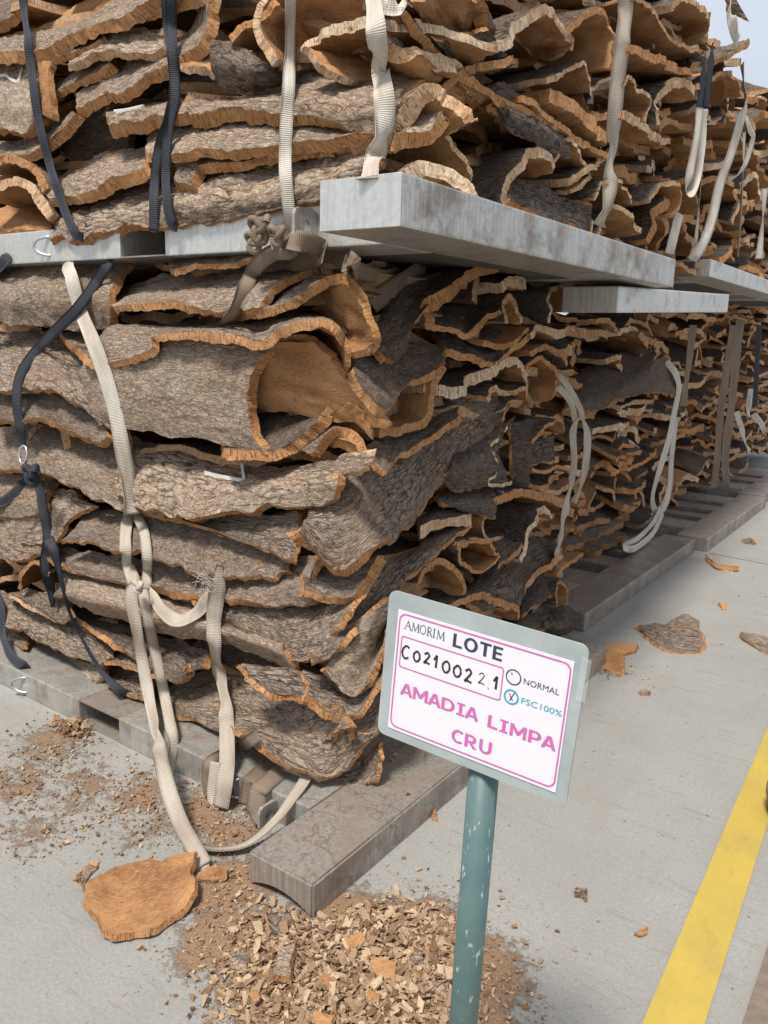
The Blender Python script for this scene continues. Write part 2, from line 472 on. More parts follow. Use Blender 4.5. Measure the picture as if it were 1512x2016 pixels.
def slab_arrays(rows, thick, side, nu, nv, seed, swap=False, inside=False, rough=1., flare=.25, bulge=0.):
    """A bark slab: rows are world polylines spanning the near face, thickness grows along side * normal."""
    L = [spline(r, nu) for r in rows]
    L = np.stack(L)                                    # (R, nu, 3)
    if bulge and len(rows) == 2:
        m = (L[0] + L[1]) / 2
        n = unit(np.cross(np.gradient(m, axis=0), L[1] - L[0]))
        L = np.stack([L[0], m - side * bulge * n, L[1]])
    P = np.stack([spline(L[:, i], nv) for i in range(nu)], 1)    # (nv, nu, 3)
    du, dv = grad(P, 1), grad(P, 0)
    su = np.linalg.norm(du, axis=-1); sv = np.linalg.norm(dv, axis=-1)
    U = np.cumsum(su, 1) - su; Vv = np.cumsum(sv, 0) - sv
    U, Vv = np.repeat(U.mean(0)[None], nv, 0), np.repeat(Vv.mean(1)[:, None], nu, 1)
    N = unit(np.cross(du, dv)) * side
    # uneven surface
    amp = .007 * rough
    P = P + N * (amp * vnoise(P * 11., seed) + amp * .6 * vnoise(P * 34., seed + 1) + .0022 * rough * vnoise(P * 110., seed + 2))[..., None]
    # ragged outline
    tu, tv = unit(du), unit(dv)
    eu = np.minimum(np.arange(nu), np.arange(nu)[::-1])[None, :]
    ev = np.minimum(np.arange(nv), np.arange(nv)[::-1])[:, None]
    wu = np.exp(-eu / 1.2); wv = np.exp(-ev / 1.2)
    rag = lambda Q, s: .013 * vnoise(Q * 15., s) + .0045 * vnoise(Q * 58., s + 1) + .0022 * vnoise(Q * 190., s + 2)
    su_ = np.where(np.arange(nu) < nu / 2, 1, -1)[None, :]
    sv_ = np.where(np.arange(nv) < nv / 2, 1, -1)[:, None]
    torn = lambda Q, s: .045 * np.clip(vnoise(Q * 9., s) - .25, 0, 1) + .016 * np.clip(vnoise(Q * 33., s + 1) - .2, 0, 1)
    P = P + (tu * (wu * (rag(P, seed + 3) + su_ * torn(P, seed + 11)) * rough)[..., None] + tv * (wv * (rag(P, seed + 7) + sv_ * torn(P, seed + 14)) * rough)[..., None])
    th = thick * (1 + .34 * vnoise(P * 6., seed + 5) + .16 * vnoise(P * 38., seed + 6))
    Q = P + N * th[..., None]
    # the cut edges slope outwards a little
    fl = thick * flare
    sgu = np.where(np.arange(nu) < nu / 2, -1, 1)[None, :]
    sgv = np.where(np.arange(nv) < nv / 2, -1, 1)[:, None]
    Q = Q + tu * (wu * sgu * fl * (eu == 0))[..., None] + tv * (wv * sgv * fl * (ev == 0))[..., None]
    uvP = np.stack([U, Vv], -1) if not swap else np.stack([Vv, U], -1)
    Vs, UVs, Fs, Ms = [P.reshape(-1, 3)], [uvP.reshape(-1, 2)], [], []
    n0 = nv * nu
    f = grid_faces(nv, nu)
    Fs.append(f); Ms.append(np.full(len(f), 2 if inside else 0))
    Vs.append(Q.reshape(-1, 3)); UVs.append(uvP.reshape(-1, 2))
    f = grid_faces(nv, nu, n0)[:, ::-1]
    Fs.append(f); Ms.append(np.full(len(f), 0 if inside else 2))
    # cut edge
    ring = np.concatenate([np.arange(nu), np.arange(1, nv) * nu + nu - 1, (nv - 1) * nu + np.arange(nu - 2, -1, -1), np.arange(nv - 2, 0, -1) * nu])
    ring = np.append(ring, ring[0])
    A, B = P.reshape(-1, 3)[ring], Q.reshape(-1, 3)[ring]
    dist = np.concatenate([[0], np.cumsum(np.linalg.norm(np.diff(A, axis=0), axis=1))])
    K = 4
    base = 2 * n0
    R, T = [], []
    for k in range(K):
        s = k / (K - 1)
        X = A * (1 - s) + B * s
        if 0 < k < K - 1:
            X = X + (.0035 * rough) * np.stack([vnoise(X * 150., seed + 20 + q) for q in range(3)], -1)
        X[-1] = X[0]
        R.append(X); T.append(np.stack([dist, np.full(len(dist), s * thick)], -1))
    Vs.append(np.vstack(R)); UVs.append(np.vstack(T))
    f = grid_faces(K, len(ring), base)[:, ::-1]
    Fs.append(f); Ms.append(np.full(len(f), 1))
    return np.vstack(Vs), np.vstack(Fs), np.concatenate(Ms), np.vstack(UVs)

NSLAB = [0]
def make_slab(name, rows, thick, side, nu, nv, label=None, tone=1., pale=0., lichen=0., group=None, cat='cork bark', crack=None, **kw):
    NSLAB[0] += 1
    V, F, mi, uv = slab_arrays(rows, thick, side, nu, nv, NSLAB[0] * 3 + 1, **kw)
    c = V.mean(0)
    me = mesh_np(name, V - c, F, mi, uv)
    o = link(name, me, BARK_MATS, loc=c)
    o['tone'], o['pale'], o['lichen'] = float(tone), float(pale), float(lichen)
    o['crack'] = float(crack) if crack is not None else random.Random(NSLAB[0] * 77).uniform(.4, 1.)
    if label:
        tag(o, label, cat, group)
    return o

def parse(s, plane, d0):
    pts = []
    for w in s.split():
        a = w.split(',')
        pts.append(wp(float(a[0]), float(a[1]), float(a[2]) if len(a) > 2 else d0, a[3] if len(a) > 3 else plane))
    return pts

def S(plane, rows, label, t=.03, tone=1., pale=0., lichen=0., name='cork_bark', bulge=0., flare=.35, inside=False, rough=1., kw_thick=False, crack=None):
    """A slab seen on its broad face: rows run from its upper edge to its lower edge."""
    n = len(rows)
    if plane in 'ru': tone *= .60  # right-face slabs darker: partly dark bark, partly shade put into the tone
    W = [parse(r, plane, .15 * (1 - i / (n - 1))) for i, r in enumerate(rows)]
    L = max(np.linalg.norm(np.diff(np.array(w), axis=0), axis=1).sum() for w in W)
    H = np.linalg.norm(np.mean(W[0], 0) - np.mean(W[-1], 0))
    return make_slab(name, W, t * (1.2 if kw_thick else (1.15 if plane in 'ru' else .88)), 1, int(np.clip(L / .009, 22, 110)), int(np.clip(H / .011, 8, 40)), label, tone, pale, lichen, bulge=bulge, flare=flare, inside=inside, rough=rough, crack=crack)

def R(plane, prof, label, t=.025, ext=(-.45, 0, 0), tone=.8, pale=0., lichen=0., name='cork_bark', d=0., inside=False, side=-1, rough=1., flare=.1, crack=None):
    """A curled slab seen on its end: prof is the upper line of its cut edge, ext how far and which way it runs into the stack."""
    if plane in 'ru': tone *= .64  # same for curled ends: dark bark plus some shade painted in
    A = np.array(parse(prof, plane, d))
    L = np.linalg.norm(np.diff(A, axis=0), axis=1).sum()
    e = np.array(ext, float)
    rows = [A, A + e * .5 + V3(0, 0, .012 * vnoise(A[:1] * 3., NSLAB[0])[0]), A + e]
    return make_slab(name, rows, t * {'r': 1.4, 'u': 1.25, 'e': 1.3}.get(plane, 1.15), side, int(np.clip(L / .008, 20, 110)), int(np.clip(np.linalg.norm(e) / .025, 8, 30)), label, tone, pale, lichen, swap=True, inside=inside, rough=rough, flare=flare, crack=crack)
# ------------------------------------------------------------------ ground
me = bpy.data.meshes.new('ground')
me.from_pydata([(-150, -80, 0), (150, -80, 0), (150, 400, 0), (-150, 400, 0)], [], [(0, 1, 2, 3)])
tag(link('ground', me, [M['concrete']]), kind='structure')

def strip(name, pts, z, mat, kind='structure'):
    me = bpy.data.meshes.new(name)
    me.from_pydata([(x, y, z) for x, y in pts], [], [tuple(range(len(pts)))])
    return tag(link(name, me, [mat]), kind=kind)
# painted line: its two edges run along y with a slight slant
ex = lambda x0, y0, x1, y1, y: x0 + (x1 - x0) * (y - y0) / (y1 - y0)
strip('yellow_line_marking', [(ex(.859, .216, .796, 2.052, -3), -3), (ex(.981, .309, .941, 1.23, -3), -3), (ex(.981, .309, .941, 1.23, 14), 14), (ex(.859, .216, .796, 2.052, 14), 14)], .004, M['yellow'])
strip('floor_joint', [(1.068, -3), (1.30, -3), (1.30, .62), (1.052, .70)], .004, M['plinth'])
strip('ground_joint', [(-.17, 4.975), (3.5, 4.60), (3.5, 4.607), (-.17, 4.982)], .003, M['dark'])

# ------------------------------------------------------------------ steel pallets
def bm_box(bm, x0, x1, y0, y1, z0, z1, bev=.006, seg=2):
    r = bmesh.ops.create_cube(bm, size=1.)
    for v in r['verts']:
        v.co = Vector((x0 + (v.co.x + .5) * (x1 - x0), y0 + (v.co.y + .5) * (y1 - y0), z0 + (v.co.z + .5) * (z1 - z0)))
    if bev:
        es = list({e for v in r['verts'] for e in v.link_edges})
        bmesh.ops.bevel(bm, geom=es, offset=bev, segments=seg, affect='EDGES', profile=.6)

def bm_obj(name, bm, mat, parent=None, smooth=False):
    me = bpy.data.meshes.new(name)
    bm.to_mesh(me); bm.free()
    if smooth:
        for p in me.polygons: p.use_smooth = True
    return link(name, me, [mat], parent)

def box_part(name, parent, mat, *a, bev=.006):
    bm = bmesh.new(); bm_box(bm, *a, bev=bev)
    return bm_obj(name, bm, mat, parent)

def tube_mesh(name, pts, rad, seg=8, closed=False):
    P = np.array(pts, float); n = len(P)
    T = np.gradient(P, axis=0) if not closed else np.roll(P, -1, 0) - np.roll(P, 1, 0)
    T = unit(T)
    up = V3(.13, .21, .97)
    A = unit(np.cross(T, up)); B = np.cross(T, A)
    ang = np.linspace(0, 2 * np.pi, seg, endpoint=False)
    rad = np.broadcast_to(np.asarray(rad, float), (n,))
    V = (P[:, None] + rad[:, None, None] * (np.cos(ang)[None, :, None] * A[:, None] + np.sin(ang)[None, :, None] * B[:, None])).reshape(-1, 3)
    F = []
    for i in range(n if closed else n - 1):
        for k in range(seg):
            a, b = i * seg + k, i * seg + (k + 1) % seg
            c, d = ((i + 1) % n) * seg + (k + 1) % seg, ((i + 1) % n) * seg + k
            F.append((a, b, c, d))
    s = np.concatenate([[0], np.cumsum(np.linalg.norm(np.diff(P, axis=0), axis=1))])
    uv = np.stack([np.repeat(s, seg), np.tile(ang * .01, n)], 1)
    return mesh_np(name, V, F, None, uv)

def u_ring(parent, x, y, z, mat=None, w=.062, d=.035, r=.006):
    """A bent wire eye standing out of a beam's front."""
    a = np.linspace(-np.pi / 2, np.pi / 2, 13)
    pts = [V3(x, y + .01, z - d)] + [V3(x - w * np.cos(t) * .9, y - .035 * np.cos(t), z + d * np.sin(t)) for t in a] + [V3(x, y + .01, z + d)]
    o = link('wire_eye', tube_mesh('wire_eye', spline(pts, 30), r), [M['zinc']], parent)
    return o

def lug(parent, x, y, z, w=.085, h=.085, t=.012, mat=None):
    """A flat plate with a round hole, standing forward of the beam."""
    bm = bmesh.new()
    n = 24
    rin = .018
    cy, cz = y - w * .52, z
    def outer(a):
        c, s = math.cos(a), math.sin(a)
        k = min((w / 2) / max(abs(c), 1e-6), (h / 2) / max(abs(s), 1e-6))
        k = min(k, w * .62)
        return cy + c * k, cz + s * k
    rings = []
    for xx in (x, x + t):
        ro = [bm.verts.new((xx, *outer(2 * math.pi * i / n))) for i in range(n)]
        ri = [bm.verts.new((xx, cy + rin * math.cos(2 * math.pi * i / n), cz + rin * math.sin(2 * math.pi * i / n))) for i in range(n)]
        rings.append((ro, ri))
    for i in range(n):
        j = (i + 1) % n
        (o0, i0), (o1, i1) = rings
        bm.faces.new((o0[i], o0[j], i0[j], i0[i])); bm.faces.new((o1[j], o1[i], i1[i], i1[j]))
        bm.faces.new((o0[j], o0[i], o1[i], o1[j])); bm.faces.new((i0[i], i0[j], i1[j], i1[i]))
    bmesh.ops.recalc_face_normals(bm, faces=bm.faces)
    return bm_obj('lifting_lug', bm, mat or M['steel'], parent)

def notched_bar(parent, w, L, h, notch, mat):
    """Side bar along y with a hollowed underside."""
    bm = bmesh.new()
    prof = [(-w, .0), (-w, h), (0, h), (0, 0)]
    n = 9
    prof += [(-w * (i / n), notch * math.sin(math.pi * i / n) ** .8) for i in range(1, n)]
    prof = [prof[0], prof[1], prof[2], prof[3]] + prof[4:]
    f = [bm.verts.new((x, 0, z)) for x, z in prof]
    b = [bm.verts.new((x, L, z)) for x, z in prof]
    for i in range(len(prof)):
        j = (i + 1) % len(prof)
        bm.faces.new((f[i], f[j], b[j], b[i]))
    bm.faces.new(f[::-1]); bm.faces.new(b)
    bmesh.ops.recalc_face_normals(bm, faces=bm.faces)
    es = [e for e in bm.edges if sum(1 for v in e.verts if v.co.z > h - 1e-4) == 2 or (abs(e.verts[0].co.y - e.verts[1].co.y) < 1e-6 and (abs(e.verts[0].co.x - e.verts[1].co.x) < 1e-6))]
    bmesh.ops.bevel(bm, geom=es, offset=.007, segments=2, affect='EDGES')
    return bm_obj('side_bar', bm, mat, parent)

def pallet(name_label, x, y, z, h, width, length, side_mat, deck_mat, beam_mat, pockets=((-1.504, -1.242),), gaps=(), notch=0., inset=.275, rot=None, barw=.25):
    """Steel pallet: right edge at x, near end at y; side bars along y, beams along x with fork pockets."""
    e = empty('steel_pallet', (x, y, z), name_label, 'pallet', 'steel pallets', rot)
    if notch:
        notched_bar(e, barw, length, h, notch, side_mat)
    else:
        box_part('side_bar', e, side_mat, -barw, 0, 0, length, 0, h, bev=.007)
    box_part('side_bar', e, side_mat, -width, -width + barw, 0, length, 0, h, bev=.007)
    for yy in (inset, length - inset - .26):
        x0 = -width + barw + .001
        for p0, p1 in pockets:
            box_part('beam', e, beam_mat, x0, p0 - x, yy, yy + .26, 0, h, bev=.005)
            box_part('pocket_plate', e, deck_mat, p0 - x + .001, p1 - x - .001, yy + .002, yy + .258, h - .008, h - .002, bev=0)
            box_part('pocket_plate', e, deck_mat, p0 - x + .001, p1 - x - .001, yy + .002, yy + .258, .001, .006, bev=0)
            box_part('pocket_shade', e, M['dark'], p0 - x + .001, p1 - x - .001, yy + .200, yy + .256, .0065, h - .0085, bev=0)  # added dark block: shade inside the open pocket, put in as colour
            x0 = p1 - x
        box_part('beam', e, beam_mat, x0, -barw - .001, yy, yy + .26, 0, h, bev=.005)
    # deck bars between the two beams
    yy = inset + .262
    y1 = length - inset - .262
    edges = [yy] + [g for gp in gaps for g in gp] + [y1]
    for a, b in zip(edges[::2], edges[1::2]):
        if b - a > .01:
            box_part('deck_bar_or_slot_shade', e, deck_mat, -width + barw + .001, -barw - .001, a, b, .012, h - .004, bev=.003)
    box_part('deck_bar_or_slot_shade', e, M['dark'], -width + barw + .001, -barw - .001, yy, y1, .004, .011, bev=0)  # dark sheet below the slots, their shade put in as colour
    return e

P1 = pallet('near lower steel pallet on the ground, its bar end pointing at the chip heap', 0, 0, .0, .108, 2.75, 2.27, M['deck'], M['deck'], M['steel'], notch=.036)
u_ring(P1, -1.905, .275, .055)
u_ring(P1, -.575, .275, .055)
lug(P1, -.40, .275, .048, mat=M['steel'])
P2 = pallet('second lower steel pallet, bare deck and dark slots showing beside the bark', -.27, 2.655, .0, .108, 2.75, 2.28, M['deck'], M['deck'], M['steel'], pockets=((-1.9, -1.6),), gaps=((.85, 1.08), (1.32, 1.5), (1.55, 1.7)))
P3 = pallet('third lower steel pallet, its corner standing proud of the second', -.19, 5.005, .0, .110, 2.75, 2.28, M['deck'], M['deck'], M['steel'], pockets=((-1.9, -1.6),), gaps=((.62, .80), (.98, 1.2), (1.45, 1.65)))
P4 = pallet('fourth lower steel pallet at the right frame edge', -.24, 7.36, .0, .108, 2.75, 2.28, M['deck'], M['deck'], M['steel'], pockets=((-1.9, -1.6),), gaps=((.7, .9), (1.2, 1.4)))
U1 = pallet('near upper steel pallet, its pale square bar end jutting over the lower stack', .126, .154, 1.856, .123, 2.9, 2.19, M['steel'], M['deck'], M['pale_steel'], pockets=((-1.314, -1.064),))
box_part('lit_end_plate', U1, M['pale_steel'], -.249, -.001, -.004, -.0002, .001, .122, bev=.0015)  # added pale plate: light falling on the bar end, put into colour
u_ring(U1, -1.885, .275, .060)
lug(U1, -.505, .275, .055, w=.10, h=.10, mat=M['steel'])
U2X = .052
U2 = pallet('tilted steel pallet tucked under the far end of the near upper pallet', U2X, 1.86, 1.724, .108, 2.4, 2.05, M['pale_steel'], M['deck'], M['steel'], pockets=((-1.6, -1.4),), rot=(math.radians(2.3), 0, math.radians(1.2)))
U3 = pallet('far upper steel pallet with its bar end below the leaning white straps', -.143, 4.0, 2.03, .108, 2.6, 2.28, M['pale_steel'], M['deck'], M['pale_steel'], pockets=((-1.6, -1.4),), barw=.24)
U4 = pallet('farthest upper steel pallet at the right frame edge', -.143, 6.4, 2.03, .108, 2.6, 2.28, M['pale_steel'], M['deck'], M['pale_steel'], pockets=((-1.6, -1.4),), barw=.24)
# ------------------------------------------------------------------ the near lower stack: its front
G = 'cork bark slabs in the near lower stack'
def LS(*a, **k):
    o = S(*a, **k); o['group'] = G; return o
def LR(*a, **k):
    o = R(*a, **k); o['group'] = G; return o
LS('f', ["-40,520,.2 60,500,.2 160,497,.2 262,506,.2", "-40,575,.02 100,570,.02 218,578,.02", "-40,640,.04 80,643,.04 150,648,.04 222,645,.04"],
   'rounded grey slab at top left of the lower stack, crossed by white and black straps', crack=.45, t=.034)
LS('f', ["225,580,.2 300,545,.2 420,530,.22 520,520,.22 645,520,.2", "222,597,.05 340,585,.05 440,580,.05 545,562,.05", "220,612,0 300,595,0 370,600,0 440,620,0 510,608,0"],
   'long grey slab curling over at its end under the brown knotted strap', crack=.42, t=.026)
LS('f', ["330,514,.15 420,500,.15 545,486,.15", "335,530,.05 440,517,.05 550,497,.05"], 'thin orange edged strip lying just under the upper pallet beam', t=.022)
LR('e', "505,616 560,598 610,566 655,544 690,545 718,580 742,640 750,672 738,690 700,705", 'open curl showing its glowing orange inside, below the brown strap loop', t=.022, ext=(-.62, .30, 0), tone=.8)
LS('f', ["112,655,.1 250,640,.2 420,625,.25 560,610,.22 640,620,.15", "165,695,-.02 202,714,-.03 293,690,-.04 300,662,-.04 357,654,-.05 448,656,-.05 516,672,-.05 540,648,-.05 603,631,-.05 654,636,-.04 682,664,-.02"],
   'wavy slab with a thick ragged tan edge lying over the big curl', t=.03, flare=.5)
LR('e', "660,640 682,668 690,720 684,735", 'narrow hanging brown edge between the orange curl and the big curl', t=.014, ext=(-.3, .2, 0), tone=.7)
LR('e', "520,893 499,850 489,800 490,760 505,715 535,685 575,662 615,660 645,682 690,735 735,790 772,832",
   'biggest curled bark slab, its pale arched edge framing a dark hollow', crack=.42, t=.030, ext=(-.90, 0.0, .02), tone=1.05)
LS('e', ["470,745,.42 560,728,.42 640,745,.38 705,795,.2", "440,860,.12 520,850,.12 590,830,.1 680,795,.05", "445,885,.0 520,890,0 568,885,0 600,858,0 640,808,0 680,784,0 714,802,0 737,840,0"],
   'dark brown slab cupped inside the mouth of the big curl, thick tan edge', t=.036, tone=.55, flare=.6)
LR('e', "606,905 632,868 662,847 690,848 712,865 724,893", 'small arched slab nested under the thick tan edge of the cup', t=.026, ext=(-.35, .1, 0))
LS('f', ["560,928,.1 640,905,.05 725,885,0", "645,938,.05 690,932,0 716,925,0"], 'splintered pale tip poking out above the chalk marked slab', t=.03, tone=1.2, pale=.7)
LS('f', ["215,890,.15 330,880,.15 450,912,.15 560,918,.12 685,905,.05", "225,945,.03 350,950,.03 500,955,.03 673,945,0", "224,976,0 290,1003,0 369,1023,0 436,1010,0 520,1004,0 600,996,0 655,985,0"],
   'pale crackled slab with a white chalk angle mark, below the big curl', crack=1., t=.028, tone=1.3)
LS('f', ["-30,850,.2 60,832,.2 200,845,.2 300,872,.2 400,895,.2", "-30,905,.06 100,895,.06 250,930,.06 400,960,.06", "-20,925,.02 79,932,.02 131,960,.02 186,980,.02 234,998,.02 330,1015,.03 400,1020,.03"],
   'smooth grey brown slab behind the long white strap, left of the chalk marked slab', crack=.4, t=.026, tone=.95)
LS('f', ["-40,640,.2 60,645,.2 130,655,.2 230,680,.2", "-40,700,.08 60,700,.06 150,720,.06 240,760,.06", "-40,758,.03 40,770,0 100,768,0 140,790,0 200,830,0 250,880,0"],
   'lumpy slab with a torn edge left of the big curl, behind the black strap', t=.03, tone=1.05)
LS('f', ["-40,765,.12 50,778,.1 110,770,.1 180,800,.1", "-30,815,.02 30,830,0 80,822,0 120,840,0 190,872,0 215,858,0"],
   'dark torn slab under the lumpy one, beside the steel ring', t=.03, tone=.8)
LS('f', ["-30,920,.12 50,930,.12 110,945,.12", "-30,985,.03 50,985,.03 90,990,.03", "-30,1010,.02 40,1020,.02 90,1010,.02"], 'small brown slab end behind the black knotted tail', t=.025, tone=.95)
LS('f', ["20,955,.12 100,950,.12 183,992,.08", "0,1010,.05 60,1012,.05 145,1020,.04", "-30,1075,.03 60,1070,.03 114,1064,.02"], 'tan slab with a slanting right end beside the black tail', t=.022, tone=1.15)
LS('f', ["-40,1010,.1 40,1015,.1 90,1040,.1", "-40,1060,.03 40,1070,.03 110,1090,.03", "-30,1098,.01 40,1102,0 80,1095,0 130,1120,0"], 'weathered grey slab at the left frame edge above the small orange curls', t=.025, tone=1.0)
LS('f', ["265,1003,.12 400,1010,.12 590,1008,.08", "380,1030,.05 480,1055,.04 586,1060,.03", "470,1065,.02 530,1085,0 575,1102,0"],
   'grey green slab with a square cut end, directly below the chalk marked slab', t=.02, tone=1.0, lichen=.25)
LS('f', ["178,1000,.15 300,1010,.15 430,1015,.15 590,1040,.15", "150,1030,.06 300,1055,.06 430,1080,.06 570,1100,.06", "118,1064,0 180,1072,0 240,1087,0 330,1110,0 440,1135,0 560,1139,0"],
   'long smooth charcoal slab with a thin orange lower edge', crack=.35, t=.018, tone=.72)
LS('f', ["118,1075,.12 300,1100,.12 450,1125,.12 600,1095,.1 622,1098,.05", "110,1100,.05 300,1140,.05 480,1160,.03 622,1150,0", "130,1125,.03 260,1150,.02 400,1170,0 540,1192,0 600,1198,0 616,1190,0"],
   'grey slab with a tall orange cut right end under the charcoal slab', t=.03, tone=.85)
LS('f', ["300,1125,.15 450,1140,.15 600,1175,.12 745,1105,.1,c", "340,1165,.04 480,1200,.04 620,1220,.03 705,1170,.02,c", "400,1195,.02 500,1255,0 560,1290,0 606,1297,0 660,1240,0,c 692,1185,0,c"],
   'brown slab with furrowed bark and a dipping tip, right of the hanging strap loop', t=.026, tone=1.0)
LS('f', ["130,1112,.12 250,1140,.12 420,1180,.12 560,1240,.12", "122,1160,-.02 260,1195,-.02 400,1230,-.02 560,1280,-.02", "150,1195,.05 250,1225,.05 350,1255,.05 480,1280,.05 580,1325,.02"],
   'rounded tan brown bark roll behind the doubled white strap', crack=.35, t=.03, tone=1.2)
LR('f', "30,1160 40,1125 58,1107 85,1112 100,1125", 'small orange curl at the far left, above the reddish offcuts', t=.016, ext=(-.2, .3, 0))
LS('f', ["15,1168,.08 70,1160,.08 140,1180,.08", "30,1175,0 80,1205,0 115,1222,0 140,1208,0"], 'flat offcut with a pale striped edge at the far left', t=.02, tone=.9, pale=.4)
LS('f', ["88,1142,.06 140,1150,.06", "92,1178,0 132,1172,0"], 'small square dark offcut hanging by the black tail', t=.014, tone=.75)
LS('f', ["-30,1155,.15 60,1175,.15 150,1215,.12 228,1275,.08", "-30,1200,.04 60,1215,.04 140,1260,.03 218,1290,.02", "-30,1222,0 40,1245,0 110,1280,0 195,1310,0"],
   'reddish brown slab sloping down to the right above the lichen slab', t=.02, tone=.95)
LS('f', ["10,1262,.15 80,1270,.12 150,1295,.1 212,1315,.05", "8,1290,.05 80,1310,.04 140,1330,.03 204,1330,.02", "20,1302,.02 70,1308,0 120,1335,0 180,1352,0"],
   'lichen spotted slab lowest on the left of the pallet', t=.022, tone=1.05, lichen=1.)
LS('f', ["-30,1215,.12 20,1225,.12 60,1245,.1", "-30,1265,.03 20,1270,.02 50,1275,0"], 'mossy stub behind the black loop at the far left', t=.022, tone=.85, lichen=.6)
LS('f', ["130,1205,.15 260,1235,.15 330,1255,.15 412,1283,.06", "190,1240,.04 280,1280,.03 340,1300,.03 398,1310,0", "205,1250,.01 270,1300,0 310,1330,0 345,1345,0 375,1325,0"],
   'dark blue grey slab with a pointed orange corner behind the doubled strap', t=.026, tone=.65)
LS('f', ["196,1275,.1 260,1285,.1 310,1300,.1", "205,1302,0 250,1312,0 305,1328,0"], 'narrow brown slab right of the thin black cord', t=.018, tone=.9)
LS('f', ["205,1310,.12 260,1318,.12 300,1326,.1", "215,1345,0 250,1365,0 292,1374,0"], 'short brown slab end sitting on the beam where the black cord lands', t=.022, tone=.85)
LS('f', ["310,1358,.15 400,1322,.2 460,1300,.2 560,1325,.15 640,1335,.1", "325,1390,.05 450,1380,.05 550,1385,.05 650,1375,.03", "330,1398,0 400,1428,0 480,1445,0 560,1490,0 690,1430,0"],
   'broad brown slab low on the corner behind the single frayed strap', t=.024, tone=.95)
LS('c', ["470,1310,.2 560,1310,.15 660,1340,.1 740,1320,.1", "512,1356,.05 560,1380,.02 620,1385,0 670,1405,0 695,1420,0 702,1460,0"], 'dark slab with a curly bright orange edge near the bottom corner', t=.022, tone=.75, flare=.6)
LS('c', ["430,1405,.35 520,1395,.25 620,1400,.12 695,1380,.05", "470,1440,.18 560,1450,.1 640,1460,.04 700,1440,.02", "490,1442,.14 540,1490,.06 620,1530,0 665,1536,0 742,1440,0"],
   'lowest broad slab at the bottom corner, drooping over the pallet', t=.024, tone=1.05, flare=.5)
LS('c', ["640,1530,.12 700,1495,.1 748,1455,.06", "672,1548,.03 692,1560,0 730,1555,0 750,1490,0"], 'small flat slab underneath the lowest corner slab', t=.016, tone=.9)
LS('c', ["600,1225,.1 690,1165,.1 800,1085,.1,r 922,1015,.05,r", "606,1270,.03 680,1240,.03 790,1120,.03,r 925,1022,.02,r", "612,1300,0 650,1295,0 700,1235,0 735,1220,0,r 800,1140,0,r 926,1032,0,r"],
   'long grey slab climbing from the lower corner towards the right face', t=.026, tone=.85)
LS('c', ["665,1240,.05 760,1185,.05 845,1165,.05,r", "650,1300,.02 720,1280,.02 790,1210,.02,r", "640,1320,0 700,1372,0 745,1300,0 768,1215,0"], 'smooth light brown slab just left of the lot sign', crack=.42, t=.02, tone=1.3)
LS('c', ["600,1320,.12 680,1340,.1 735,1345,.05 775,1265,.05", "600,1375,0 660,1395,0 705,1405,0 758,1320,0"], 'brown slab tucked beneath the smooth light brown one', t=.024, tone=.8)
LS('c', ["690,1392,.05 735,1355,.05 780,1265,.05", "702,1472,0 745,1440,0 772,1350,0"], 'dark slab end directly behind the left edge of the lot sign', t=.022, tone=.7)
LS('c', ["600,1115,.2 680,1105,.15 745,1093,.05", "592,1160,.05 640,1175,.03 692,1176,0"], 'dark slab with an orange curved end under the great diagonal slab', t=.03, tone=.7)
# ------------------------------------------------------------------ its right face
LS('c', ["600,1000,.15 700,925,.15 830,845,.15,r 910,762,.15,r 1003,795,.1,r", "590,1030,.05 700,1000,.05 800,940,.05,r 900,880,.04,r 992,818,.04,r", "586,1046,0 645,1128,0 740,1076,0 800,1045,0,r 855,970,0,r 920,890,.02,r 988,832,.03,r"],
   'great diagonal dark slab rising to the right across the corner', crack=.8, t=.030, tone=.85, flare=.7)
LS('c', ["725,870,.15 800,838,.15,r 900,798,.1,r", "730,910,.02 764,918,0 800,885,0,r 850,860,0,r 880,835,0,r 902,817,0,r"], 'slab with a wavy orange lip lying along the top of the great diagonal slab', t=.024, tone=.8)
LR('r', "752,842 792,838 838,818 852,748 866,716", 'orange cup shaped slab end beside the tip of the big curl', t=.022, inside=True, tone=.8)
LS('r', ["690,700,.15,c 760,665,.15 850,678,.1 874,704,.05", "700,745,.03,c 790,735,.03 872,716,.02", "715,772,0,c 762,806,0,c 800,760,0 870,722,0"], 'swirly grained dark slab with an orange lower edge right of the open curl', t=.024, tone=.9)
LS('r', ["755,600,.15 800,543,.15 885,538,.12", "742,640,.05 800,612,.05 847,588,.03", "737,682,.02 780,675,0 815,640,0", "758,706,0 775,713,0 795,700,0"], 'upright dark slab leaning under the upper pallet near the corner', t=.02, tone=.75)
LR('r', "835,652 840,600 862,575 908,548 945,522 974,517", 'slab with a bright orange S-shaped edge under the upper pallet', t=.032, ext=(-.35, 0, 0), tone=.75)
LS('r', ["845,622,.2 900,598,.2 985,598,.15", "845,634,0 900,650,0 920,656,0 950,625,0 984,608,0"], 'small dark slab below the S-shaped orange edge', t=.02, tone=.72)
LS('r', ["850,642,.2 920,640,.2 990,650,.1 1040,650,.05", "880,690,.03 930,697,0 968,713,0 1002,690,0 1042,658,0"], 'charcoal slab with a notched right tip, fourth from the upper pallet', t=.02, tone=.65)
LR('r', "950,668 1000,676 1043,648", 'flat orange inner face beside the charcoal notched slab', t=.012, inside=True, ext=(-.25, 0, .03))
LR('r', "850,752 905,762 930,742 960,725 995,704 1022,707 1039,738", 'smooth charcoal slab with a pale stepped edge, middle of the right face', t=.028, ext=(-.55, 0, 0), tone=.62, pale=1.)
